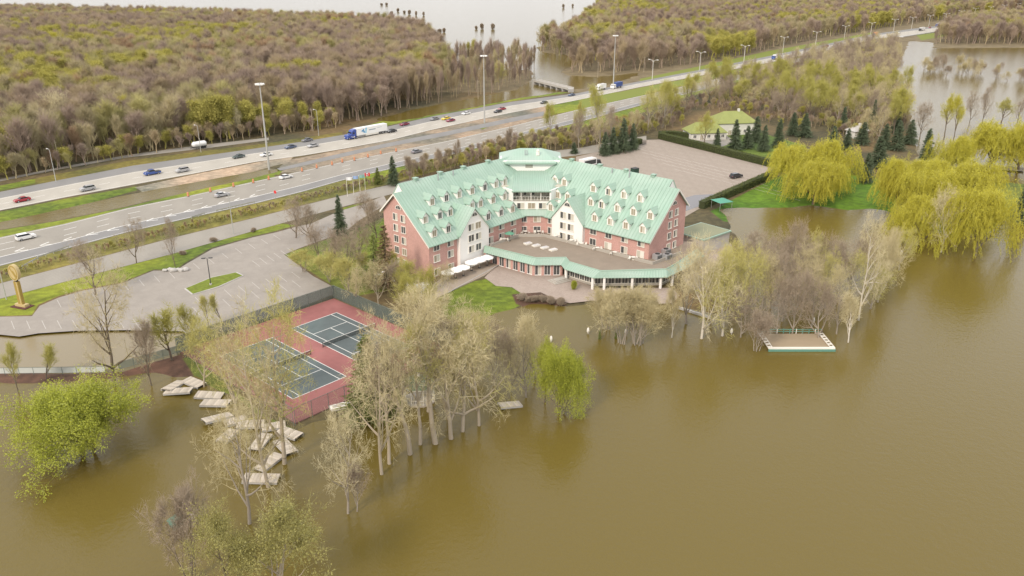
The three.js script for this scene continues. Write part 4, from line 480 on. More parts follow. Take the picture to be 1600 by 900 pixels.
for (const [t, l] of [[[80.63, -319.8, 8.05, 4.03], 'small spruce on the mansion drive'], [[87.09, -317.4, 11.95, 6.51], 'dark spruce right of the mansion'], [[92.73, -319.8, 9.05, 5.54], 'dark spruce, second right of the mansion'], [[97.43, -315.1, 10.41, 5.97], 'dark spruce, third right of the mansion'], [[105.29, -322.2, 11.6, 5.58], 'dark spruce, fourth right of the mansion'], [[122.61, -310.5, 10.76, 6.38], 'spruce under the bare trees right of the lawn willow'], [[118.52, -345.4, 9.93, 5.95], 'dark spruce above the lawn willow'], [[130.19, -316.2, 8.72, 5.49], 'dark spruce between lawn willow and river'], [[99.16, -332.1, 10.88, 6.26], 'tall spruce in the gap right of the mansion roof'], [[122.48, -342.7, 10.12, 6.98], 'spruce in the shade above the twin willows'], [[140.22, -327.1, 9.22, 6.69], 'spruce before the glimpsed white house'], [[146.14, -319.8, 10.04, 6.55], 'spruce between the white house and the river spruces']]) tree('spruce', ['brown', 'spruce'], [t[0], t[1], t[2], t[3] * 1.35], l, 'spruces around the mansion');
for (const [t, l, c] of [[[75.59, -319.8, 15.47, 10.08], 'yellow-green tree on the mansion drive', 'lime'], [[169.99, -355.3, 19.86, 10.56], 'round yellow willow-like tree on the river edge', 'yellow'], [[182.92, -345.4, 19.12, 9.2], 'yellow tree standing in the river, left of two', 'yellow'], [[182.66, -337.3, 19.76, 8.47], 'yellow tree standing in the river, right of two', 'yellow'], [[225.31, -378.3, 12.17, 10.6], 'yellow tree standing in the river near the right edge', 'lime']]) tree('budding', ['brown', c], t, l);
for (const [t, l] of [[[170.74, -341.3, 17.12, 11.24], 'leafless black tree at the river bank'], [[210.58, -378.3, 15.88, 8.25], 'leafless tree in the river right of the two yellow ones'], [[218.23, -381.6, 17.43, 7.72], 'leafless tree in the river, farther right'], [[232.67, -378.3, 13.03, 8.84], 'leafless tree in the river at the right edge']]) tree('round', ['brown', 'mauve'], t, l);
// flooded row across the river and on the lake
const floodRow = 'leafless trees standing in the flooded river';
{ const r = rng(9); for (let i = 0; i < 40; i++) { const [ax, az, bx, bz] = [277.68, -577.7, 329.5, -513], k = i / 39, x = ax + (bx - ax) * k + (r() - 0.5) * 10, z = az + (bz - az) * k + (r() - 0.5) * 75; tree(i % 3 ? 'round' : 'multi', ['grey', i % 2 ? 'mauve' : 'tan'], [x, z, 6 + r() * 6, 5 + r() * 4], 'leafless dark tree in the flooded row across the river, ' + ['left end', 'left middle', 'centre', 'right middle', 'right end'][Math.floor(k * 4.99)], floodRow, 'flooded_tree', WATER - 0.3); } }
for (const [x, z] of [[-223.95, -1484.1], [-215.16, -1484.1], [-132.82, -1191.8], [-122.2, -1191.8], [-145.19, -1222], [-76.13, -900.4], [-71.42, -900.4], [-39.55, -945.1], [-33.19, -945.1], [-21.19, -945.1], [82.86, -1398.6], [101.25, -1440.1], [-169.94, -1287.1], [-170.59, -1222], [-156.32, -1253.8]]) tree('shrub', ['grey', 'mauve'], [x, z, 4 + mod(Math.round(x), 4), 5.5], 'leafless tree on a flooded islet in the pale lake', 'trees on flooded lake islets', 'islet_tree', WATER - 0.2).userData.category = 'tree';
{ // the woods beyond the highway: one mass, with the light yellow-green crowns picked out as trees
  const lod = (s, leafy) => grow({ seed: s, h: 14, r: 0.3, clear: 0.3, ang: leafy ? 0.75 : 0.55, up: 0.2, wob: 0.25, limbs: 2, limb: 0.34, levels: 2, twig: { n: leafy ? 2 : 4, l: 2.4, w: 0.055, fork: 1, droop: leafy ? 0.2 : 0.8 }, leaf: leafy ? { n: 12, s: 0.34, spread: 2.2 } : undefined });
  const variants = [lod(901), lod(902), lod(903), lod(904, true), lod(905), lod(906)].map((v) => mergeGeometries([v.wood, v.crown])), base = M(1, 1, 1, 0.95);
  const tints = [[0.36, 0.28, 0.21], [0.4, 0.32, 0.2], [0.33, 0.255, 0.205], [0.43, 0.37, 0.22], [0.4, 0.365, 0.155], [0.38, 0.265, 0.165]];
  const zones = [
    { name: 'forest', label: 'leafless brown and mauve spring forest beyond the highway on the left', p: [[-231.3, -242.75], [-175.08, -274.19], [-160.89, -289.31], [-147.13, -310.5], [-129.55, -329.6], [-103.98, -349.6], [-80.52, -368.8], [-63.64, -390.1], [-51.7, -417.7], [-45.21, -434], [-40.55, -480.4], [-41.45, -543.5], [-50.77, -608.2], [-57.91, -660.2], [-68.99, -732.7], [-91, -836.8], [-137.27, -917.7], [-279.12, -984.1], [-439.2, -1072.2], [-683.6, -1149.2], [-1008.3, -1149.2]], d: 5.4, flood: 0 },
    { name: 'flooded_forest', label: 'thin leafless forest standing in floodwater beside the highway', p: [[-63.3, -391.8], [-51.24, -413.8], [-20.96, -453.7], [0, -467.9], [15.4, -530.9], [16.61, -608.2], [-28.04, -616.3], [-43.42, -570.6], [-40.55, -480.4], [-47.32, -438.2]], d: 7, flood: 1, thin: 1 },
    { name: 'forest', label: 'purple-brown leafless forest beyond the highway on the right', p: [[17.4, -721.4], [50.03, -628.9], [35.15, -577.7], [44.02, -550], [67.86, -556.7], [86.32, -567.1], [140.22, -616.3], [214.31, -710.4], [307.5, -836.8], [440.7, -984.1], [561.4, -1109.4], [763.8, -1287.1], [1131.7, -1530.8], [1978.4, -2448.7], [1196.6, -2718.3], [267.69, -1815.4], [143.89, -1440.1], [110.67, -1163.1], [70.74, -900.4], [31.04, -794.6]], d: 8, flood: 0 },
    { name: 'forest', label: 'dark leafless forest between highway bridge and river at the right edge', p: [[374.4, -756.3], [413.4, -822.3], [449.9, -883.6], [499.2, -954.5], [629.8, -1084.4], [930.5, -1253.8], [635.8, -768.6]], d: 7.5, flood: 0 },
    { name: 'undergrowth', label: 'brown brush along the verge between forest and highway', p: [[-211.65, -237.79], [-170.99, -267.16], [-157.91, -283.46], [-144.24, -303.8], [-126.42, -321], [-102.44, -344], [-75.03, -362.7], [-77.43, -375.1], [-105.15, -353.8], [-131.41, -334.7], [-148.13, -312.8], [-161.9, -291.31], [-176.13, -276], [-218.54, -246.41]], d: 4, flood: 0, k: 0.45 },
    { name: 'roadside_brush', label: 'brown brush and hedge between highway and service road', p: [[-136.49, -160.81], [-118.46, -176.76], [-106.3, -191.33], [-92.06, -209.79], [-74.42, -229.04], [-55.69, -251.7], [-44.37, -263.76], [-22.84, -287.34], [0, -312.8], [18.01, -327.1], [18.67, -340], [0, -322.2], [-23.42, -295.38], [-45.28, -269.75], [-56.63, -256.4], [-75.77, -233.68], [-93.37, -213.18], [-107.7, -194.2], [-119.91, -179.26], [-138.03, -162.93]], d: 1.15, flood: 0, k: 0.1 },
    { name: 'undergrowth', label: 'brown undergrowth on the floor of the wood behind the mansion', p: [[17.88, -324.6], [55.55, -355.3], [82.55, -410], [152.34, -524.8], [275.89, -689.5], [323.5, -721.4], [221.17, -480.4], [174.98, -362.7], [140.52, -324.6], [138.88, -355.3], [115.49, -370.4], [115.07, -395.3], [92.88, -413.8], [73.62, -362.7], [54.12, -345.4]], d: 4.2, flood: 0, k: 0.3 },
    { name: 'roadside_brush', label: 'reddish brush behind the hotel roof beside the service road', p: [[-35.87, -281.56], [0, -327.1], [18.94, -345.4], [58.9, -378.3], [57.68, -351], [32.98, -322.2], [14.91, -315.1], [-4.78, -301.7], [-33.8, -263.76]], d: 3.2, flood: 0, k: 0.3 },
  ];
  const picked = { forest: 0 };
  zones.forEach((zn, zi) => {
    const r = rng(1000 + zi), bb = zn.p.reduce((b, [x, z]) => [Math.min(b[0], x), Math.max(b[1], x), Math.min(b[2], z), Math.max(b[3], z)], [1e9, -1e9, 1e9, -1e9]), list = [];
    for (let x = bb[0]; x < bb[1]; x += zn.d) for (let z = bb[2]; z < bb[3]; z += zn.d) { const px = x + (r() - 0.5) * zn.d, pz = z + (r() - 0.5) * zn.d; if (!inside(zn.p, px, pz)) continue; if (Math.abs(px) > -pz * 0.72 + 60) continue; list.push([px, pz, r()]); }
    const by = variants.map(() => []);
    for (const e of list) { const patch = fbm(e[0] * 0.012, e[1] * 0.012, 88), vi = (zn.k ? e[2] < 0.2 : patch > 0.58 && e[2] < 0.75) || e[2] < 0.012 ? 3 : [0, 1, 2, 4, 5][Math.floor(e[2] * 97) % 5]; by[vi].push([...e, patch]); }
    const g = new THREE.Group(); g.name = numbered(zn.name); g.userData = { kind: 'stuff', label: zn.label, category: 'forest' }; scene.add(g);
    by.forEach((l, vi) => {
      if (!l.length) return;
      const im = new THREE.InstancedMesh(variants[vi], base, l.length), m = new THREE.Matrix4(), q = new THREE.Quaternion(), c = new THREE.Color();
      im.name = vi === 3 ? 'yellow_crowns' : 'bare_crowns'; im.userData.kind = 'stuff';
      l.forEach(([x, z, k, patch], i) => {
        const h = (0.72 + r() * 0.6) * (zn.k ?? 1), w = h * (zn.k ? 1.3 : zn.thin ? 0.5 : vi === 3 ? 0.95 + r() * 0.3 : 0.95 + r() * 0.4); q.setFromAxisAngle(V(0, 1, 0), r() * 6.3); m.compose(V(x, zn.flood ? WATER - 0.2 : Math.max(WATER - 0.2, landY(x, z)), z), q, V(w, h, w)); im.setMatrixAt(i, m);
        const t = tints[Math.floor(Math.min(0.999, Math.max(0, (fbm(x * 0.02, z * 0.02, 87) - 0.25) * 1.6 + (r() - 0.5) * 0.5)) * tints.length)], s = 0.85 + r() * 0.35; if (vi === 3) c.setRGB(0.4 * s, 0.365 * s, 0.09 * s); else c.setRGB(t[0] * s, t[1] * s, t[2] * s); im.setColorAt(i, c);
      });
      im.castShadow = im.receiveShadow = true; g.add(im);
    });
  });
}
for (const [t, l, c, k] of [[[-178.4, -319.8, 25.64, 18.9], 'pale wide bare tree at the front of the left forest', 'pale', 'round'], [[-163.25, -341.3, 18.93, 10.7], 'yellow tree at the front of the left forest, left of two', 'yellow', 'budding'], [[-150.36, -337.3, 16.18, 11.65], 'yellow tree at the front of the left forest, right of two', 'yellow', 'budding'], [[-185.78, -417.7, 15.76, 11.63], 'yellow-green tree in the middle of the left forest', 'yellow', 'budding'], [[-238.2, -404.4, 21.32, 18.81], 'yellow-green tree in the left forest near the picture edge', 'yellow', 'budding'], [[-331.2, -628.9, 23.67, 17.15], 'bright lime tree deep in the left forest', 'yellow', 'budding'], [[-114.54, -341.3, 14.53, 8.03], 'forked pale tree at the edge of the left forest', 'pale', 'round'], [[-133.57, -348.2, 20.04, 12.27], 'grey bare tree at the edge of the left forest', 'tan', 'round'], [[-7.37, -480.4, 17.84, 12.53], 'broad olive tree in the flooded forest by the highway', 'olive', 'round']]) tree(k, ['grey', c], t, l);

// ---------- hedges ----------
function hedge(pts, h, w, label) {
  const t = thing('hedge', label, 'hedge', pts[0][0], 0, pts[0][1]), g = new Geo(), r = rng(pts.length * 7 + Math.round(h * 10)), core = [];
  for (let i = 1; i < pts.length; i++) { const [ax, az] = pts[i - 1], [bx, bz] = pts[i], L = Math.hypot(bx - ax, bz - az), ry = turnTo(bx - ax, bz - az); core.push(box(L, h, w * 0.8, 0, h / 2, 0).rotateY(ry).translate((ax + bx) / 2 - pts[0][0], 0, (az + bz) / 2 - pts[0][1])); const n = Math.round(L * (2 * h + w) * 16), c = Math.cos(ry), s = Math.sin(ry); for (let k = 0; k < n; k++) { const u = (r() - 0.5) * L, q = r() * (2 * h + w); let y = h + r() * 0.18, v = q - h - w / 2; if (q < h) { y = q; v = -w * 0.42 - r() * 0.15; } else if (q > h + w) { y = q - h - w; v = w * 0.42 + r() * 0.15; } g.leaf(V((ax + bx) / 2 - pts[0][0] + u * c + v * s, y, (az + bz) / 2 - pts[0][1] - u * s + v * c), 0.28, r); } }
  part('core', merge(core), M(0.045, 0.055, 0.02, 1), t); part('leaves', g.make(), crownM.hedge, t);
}
hedge([[61.6, -340], [77.05, -315.1], [92.85, -289.31]], 2.4, 2.6, 'clipped hedge along the far side of the paved car park');
hedge([[90.22, -275.09], [71.08, -252.47], [56.36, -235.04]], 2.2, 2.2, 'clipped hedge between paved car park and willow lawn');
hedge([[34.33, -310.5], [46.94, -322.2], [51.82, -329.6]], 2, 2.2, 'clipped hedge at the car park entrance under the spruces');
hedge([[61.78, -342.7], [67.4, -344], [74.39, -338.6]], 2.2, 3, 'short rounded hedge beside the mansion drive');

// ---------- tennis courts ----------
const CA = [-44.13, -149.04], e1 = [0.736, 0.677], e2 = [0.677, -0.736], cry = turnTo(...e1);
const cl = (u, v) => [CA[0] + e1[0] * u + e2[0] * v, CA[1] + e1[1] * u + e2[1] * v];
const silted = tex(512, (u, v) => { const a = fbm(u * 4, v * 4, 131, 4), b = fbm(u * 30, v * 30, 132, 30, 3), k = Math.max(0, a - 0.52) * 2.2, g = 0.86 + 0.3 * (a - 0.5) + 0.16 * (b - 0.5); return [g + k * 0.15, g + k * 0.35, g + k * 0.3]; }, 30), courtRed = M(0.35, 0.135, 0.125, 0.9, { map: silted }), courtBlue = M(0.12, 0.145, 0.145, 0.9, { map: silted });
const courtBase = struct('tennis_court', sheet([cl(-6.8, -20), cl(-6.8, 15.2), cl(31.6, 15.2), cl(31.6, -20)], 0.06, 0.4), courtRed);
for (const [u0, v0] of [[0, 0], [0.9, -15.9]]) {
  part('court_surface', sheet([cl(u0, v0), cl(u0, v0 + 10.97), cl(u0 + 23.77, v0 + 10.97), cl(u0 + 23.77, v0)], 0.066), courtBlue, courtBase);
  const ln = (a, b, c, d) => { const [x0, z0] = cl(u0 + a, v0 + b), [x1, z1] = cl(u0 + c, v0 + d), L = Math.hypot(x1 - x0, z1 - z0); part('court_line', box(L + 0.12, 0.01, 0.12), paint, courtBase, (x0 + x1) / 2, 0.072, (z0 + z1) / 2, turnTo(x1 - x0, z1 - z0)); };
  for (const v of [0, 1.37, 9.6, 10.97]) ln(0, v, 23.77, v); for (const u of [0, 23.77]) ln(u, 0, u, 10.97); for (const u of [5.485, 18.285]) ln(u, 1.37, u, 9.6); ln(5.485, 5.485, 18.285, 5.485);
  const [nx, nz] = cl(u0 + 11.885, v0 + 5.485), net = thing('tennis_net', v0 ? 'dark net across the tennis court nearer the lake' : 'dark net across the tennis court nearer the hotel', 'net', nx, 0.06, nz, turnTo(...e2));
  for (const s of [-1, 1]) part('post', cyl(0.05, 0.05, 1.1), dark, net, s * 6.3); part('mesh', box(12.6, 0.85, 0.02, 0, 0.48, 0), M(0.03, 0.035, 0.03, 0.9, { opacity: 0.38, transparent: true }), net); part('tape', box(12.6, 0.08, 0.05, 0, 0.95, 0), paint, net);
}
const fenceGreen = M(0.15, 0.18, 0.16, 0.7), wire = M(0.16, 0.2, 0.17, 0.8, { opacity: 0.16, transparent: true }), screen = M(0.13, 0.17, 0.15, 0.9, { opacity: 0.55, transparent: true });
function fence(a, b, h, mesh, label, step = 3.2, name = 'chain_link_fence') {
  const L = Math.hypot(b[0] - a[0], b[1] - a[1]), n = Math.round(L / step), f = thing(name, label, 'fence', a[0], 0, a[1], turnTo(b[0] - a[0], b[1] - a[1]));
  const y = Math.min(0, landY(...a), landY(...b)) - 0.2, pg = cyl(0.05, 0.05, h - y, 6, 0, y, 0), mg = box(L / n - 0.1, h - 0.15, 0.02, 0, h / 2, 0);
  for (let i = 0; i <= n; i++) part('post', pg, fenceGreen, f, L * i / n); for (let i = 0; i < n; i++) part('mesh_panel', mg, mesh, f, L * (i + 0.5) / n); part('top_rail', box(L, 0.06, 0.06, L / 2, h, 0), fenceGreen, f);
}
fence(cl(-7, -20.2), cl(-7, 15.4), 3, screen, 'green screened fence between tennis courts and parking lot');
fence(cl(-7, 15.5), cl(31.6, 15.5), 3, screen, 'green screened fence between tennis courts and hotel garden');
fence(cl(-6.9, -20.4), cl(31.7, -20.4), 3, wire, 'thin wire fence on the dock side of the tennis courts');
fence(cl(31.9, -20.2), cl(31.9, 15.2), 3, wire, 'thin wire fence on the lake side of the tennis courts');
const panelW = M(0.55, 0.58, 0.54, 0.8);
fence([-97.87, -129.58], [-72.6, -130.31], 1.2, panelW, 'pale panel fence at the edge of the flooded lot', 2.6, 'panel_fence');
fence([-70.64, -131.3], [-60.81, -139.68], 1.5, M(0.3, 0.34, 0.27, 0.8, { opacity: 0.65, transparent: true }), 'grey-green fence rising from the flooded lot to the courts', 2.6, 'panel_fence');

// ---------- waterside things ----------
const plank = M(0.6, 0.54, 0.46, 0.9, { map: tex(256, (u, v) => { const a = 0.75 + 0.3 * fbm(u * 3, v * 40, 111, 3, 3) + 0.15 * (fbm(u * 9, v * 9, 112, 9) - 0.5); return [a, a * 0.98, a * 0.95]; }, 2.4) });
const boards = [0, 1, 2].map((k) => { const m = plank.clone(); m.color.multiplyScalar(0.88 + k * 0.12); return m; });
const docks = [[-58.54, -125.55, 1.35, 4.6, 'dock section standing leftmost of the scattered pile, upright strip'], [-55.44, -126.48, -0.55, 4.2, 'dock section right of the leftmost one at the top of the pile'], [-56.9, -123.27, 0.0, 4.6, 'dock section crossing the foot of the leftmost one'], [-51.28, -122.16, -0.05, 4.6, 'upper of two parallel dock sections left of the tall trees'], [-49.25, -119.34, -0.08, 4.8, 'lower of two parallel dock sections left of the tall trees'], [-47.28, -114.41, 0.75, 4.6, 'slanting dock section below the parallel pair'], [-44.22, -113.82, 0.5, 3.6, 'tilted white-edged dock section behind a trunk'], [-43.97, -109.25, 1.3, 3.4, 'short dock section alone at left of the pile middle'], [-41.36, -112.45, 0.1, 4.2, 'dock section between the two tall trunks'], [-38.45, -107.61, 1.4, 4.4, 'upright dock section against the left tall trunk'], [-34.27, -106.19, -0.9, 4.6, 'dock section behind the thick straight trunk'], [-34.6, -109.8, -0.5, 4, 'dock section nearest the court corner'], [-35.66, -102.09, 1.1, 4.6, 'pointed dock section right of the lower trunk'], [-35.6, -97.93, 0.0, 5, 'lowest dock section of the scattered pile'], [-37.55, -111.88, 0.3, 3.6, 'dock section half under the thick trunk'], [-0.32, -118.92, 0.35, 3.8, 'single dock section adrift right of the grove']];
docks.forEach(([x, z, t, l, label], i) => {
  const d = thing('dock_section', label, 'dock', x, WATER + 0.22 + (i % 3) * 0.1, z, t, 'loose dock sections'); d.rotation.z = ((i * 7) % 5 - 2) * 0.035; d.rotation.x = ((i * 3) % 5 - 2) * 0.04;
  const n = 10; for (let k = 0; k < n; k++) part('plank', box(l / n - 0.03, 0.06, 2), boards[(i + k * 2) % 3], d, -l / 2 + (k + 0.5) * l / n, 0.18, 0); for (const s of [-1, 1]) part('side_beam', box(l, 0.32, 0.14, 0, 0, s * 0.93), kerbMat, d); part('float', box(l * 0.9, 0.3, 1.5, 0, -0.12, 0), dark, d);
});
{ // dock box caught in branches
  const b = thing('dock_box', 'dark green broken box caught in branches at lower left', 'box', -43.37, -87.95, 0); b.position.set(...[-43.37, -87.95].flatMap((v, i) => (i ? [0.15, v] : [v]))); b.rotation.set(0.25, 0.7, 0.2);
  const gm = M(0.1, 0.26, 0.19, 0.7, { map: speck }); part('lid', box(2.2, 0.1, 1.5, 0, 0.95, 0), gm, b); for (const s of [-1, 1]) part('side', box(2.2, 0.95, 0.08, 0, 0.45, s * 0.7), gm, b); part('floor', box(2.1, 0.08, 1.4, 0, 0.02, 0), dark, b); part('end_panel', box(0.08, 0.95, 1.4, -1.05, 0.45, 0), gm, b); part('sack', new THREE.SphereGeometry(0.45, 10, 8).scale(1.3, 0.6, 1), trim, b, 1.5, 0.1, 0.4);
}
{ // gazebo
  const g = thing('gazebo', 'octagonal white gazebo with dark green roof in the flooded grove', 'gazebo', -15.6, -121.06, 0); const [gx, gz] = [-15.6, -121.06]; g.position.set(gx, WATER, gz); g.rotation.y = Math.PI / 8;
  part('roof', new THREE.ConeGeometry(3.1, 1.5, 8).translate(0, 4, 0), M(0.13, 0.17, 0.1, 0.9, { map: speck }), g); part('finial', merge([cyl(0.35, 0.3, 0.3, 8, 0, 4.6, 0), new THREE.SphereGeometry(0.2, 8, 6).translate(0, 5, 0)]), trim, g); part('eave_ring', new THREE.CylinderGeometry(3.05, 3.05, 0.2, 8, 1, true).translate(0, 3.2, 0), trim, g); part('floor', cyl(2.8, 2.8, 0.3, 8, 0, -0.1, 0), plank, g);
  for (let i = 0; i < 8; i++) { const t = i / 8 * 6.2832; part('post', cyl(0.09, 0.09, 3.2, 6, Math.sin(t) * 2.6, 0, Math.cos(t) * 2.6), trim, g); if (i !== 4) { const m = t + Math.PI / 8, R = 2.6 * Math.cos(Math.PI / 8); part('railing', merge([box(1.9, 0.08, 0.08, 0, 1.1, 0), box(1.9, 0.06, 0.06, 0, 0.4, 0), ...[-0.7, -0.35, 0, 0.35, 0.7].map((x) => box(0.05, 0.7, 0.05, x, 0.75, 0))]).rotateY(m).translate(Math.sin(m) * R, 0, Math.cos(m) * R), trim, g); } }
}
{ // moored platform
  const [ax, az] = [54.84, -143.34], p = thing('mooring_platform', 'rectangular flooded platform with dirt deck, white blockwork edge and green sides', 'platform', ax, WATER, az, 0.0), wd = 12.6, dp = 7.2, W = M(0.78, 0.74, 0.66, 0.85), gs = M(0.12, 0.28, 0.22, 0.7);
  part('deck', box(wd - 0.8, 0.3, dp - 0.6, 0, 0.25, 0), M(0.42, 0.33, 0.22, 1, { map: speck }), p); part('front_curb', box(wd, 0.22, 0.6, 0, 0.55, dp / 2 - 0.1), W, p); part('front_skirt', box(wd + 0.1, 0.6, 0.14, 0, 0.15, dp / 2 + 0.25), gs, p);
  for (const s of [-1, 1]) { part('side_rail', merge([box(0.12, 0.2, dp, s * wd / 2, 0.6, 0), box(0.12, 0.2, dp, s * (wd / 2 - 0.8), 0.6, 0)]), W, p); for (let k = 0; k < 6; k++) part('cross_block', box(0.7, 0.18, 0.35), W, p, s * (wd / 2 - 0.4), 0.58, -dp / 2 + 0.6 + k * 1.2); }
  for (let k = 0; k <= 10; k++) part('back_post', box(0.14, 1.2, 0.14), k % 3 ? gs : trim, p, -wd / 2 + k * wd / 10, 0.7, -dp / 2); part('back_rail', merge([box(wd, 0.12, 0.1, 0, 1.2, -dp / 2), box(wd, 0.12, 0.1, 0, 0.75, -dp / 2)]), gs, p); part('pile', merge([cyl(0.12, 0.12, 2.6, 7, wd / 2 - 0.2, -0.4, -dp / 2 + 0.6), cyl(0.12, 0.12, 2.2, 7, -wd / 2 + 0.3, -0.4, -dp / 2 + 0.4)]), bark.brown, p);
}
{ // white garden lamps standing in the water, dark submerged cedars
  const mk = (l, x, z) => { const t = thing('garden_lamp', l, 'lamp', x, WATER, z, 0, 'white garden lamps in the water'); part('post', cyl(0.07, 0.06, 0.5, 8, 0, -0.3, 0), trim, t); part('lamp_head', new THREE.SphereGeometry(0.3, 12, 10).scale(0.95, 1.75, 0.95).translate(0, 0.68, 0), trim, t); part('cap', new THREE.ConeGeometry(0.22, 0.25, 10).translate(0, 1.28, 0), trim, t); };
  for (const [x, z, l] of [[7.56, -143.63, 'white lamp in the water beside the bright green lake tree'], [15.09, -147.47, 'white lamp alone in open water left of the dark cedars'], [22.49, -146.87, 'white lamp behind the bare trees before the patio'], [43.42, -147.17, 'white lamp in the water under the olive trees'], [61.42, -152.45, 'white lamp in the water behind the floating platform'], [97.73, -194.2, 'white lamp near the willow trunks']]) mk(l, x, z);
  for (const [x, z, l] of [[17.13, -145.09, 'dark cone of a drowned cedar, left of the pair'], [20.42, -145.38, 'dark cone of a drowned cedar, right of the pair']]) tree('spruce', ['brown', 'pine'], [x, z, 1.6, 1.1], l, undefined, 'cedar_shrub', WATER - 0.3);
}
{ const [x, z] = [-28.32, -117.87], b = thing('rowing_boat', 'small white boat pulled up at the lake end of the courts', 'boat', x, 0.02, z, 0.5); const s = new THREE.Shape([[-1.5, -0.6], [0.8, -0.65], [1.7, 0], [0.8, 0.65], [-1.5, 0.6]].map((p) => new THREE.Vector2(...p))); part('hull', new THREE.ExtrudeGeometry(s, { depth: 0.4, bevelEnabled: true, bevelSize: 0.08, bevelThickness: 0.08, bevelSegments: 2 }).rotateX(-Math.PI / 2), trim, b); part('thwart', box(0.4, 0.06, 1.1, -0.2, 0.5, 0), plank, b); part('well', box(1.8, 0.04, 0.8, -0.3, 0.48, 0), ledge, b); }
// stone bank wall right of the patio
{ const [ax, az, bx, bz] = [35.15, -160.46, 41.2, -154.71], L = Math.hypot(bx - ax, bz - az), w = thing('retaining_wall', 'low stone wall at the water edge under the olive trees', 'wall', ax, -0.6, az, turnTo(bx - ax, bz - az)); for (let i = 0; i < 9; i++) part('stone', box(L / 9 - 0.05, 0.8, 0.5), kerbMat, w, L * (i + 0.5) / 9, 0.3 + (i % 2) * 0.05, 0); }

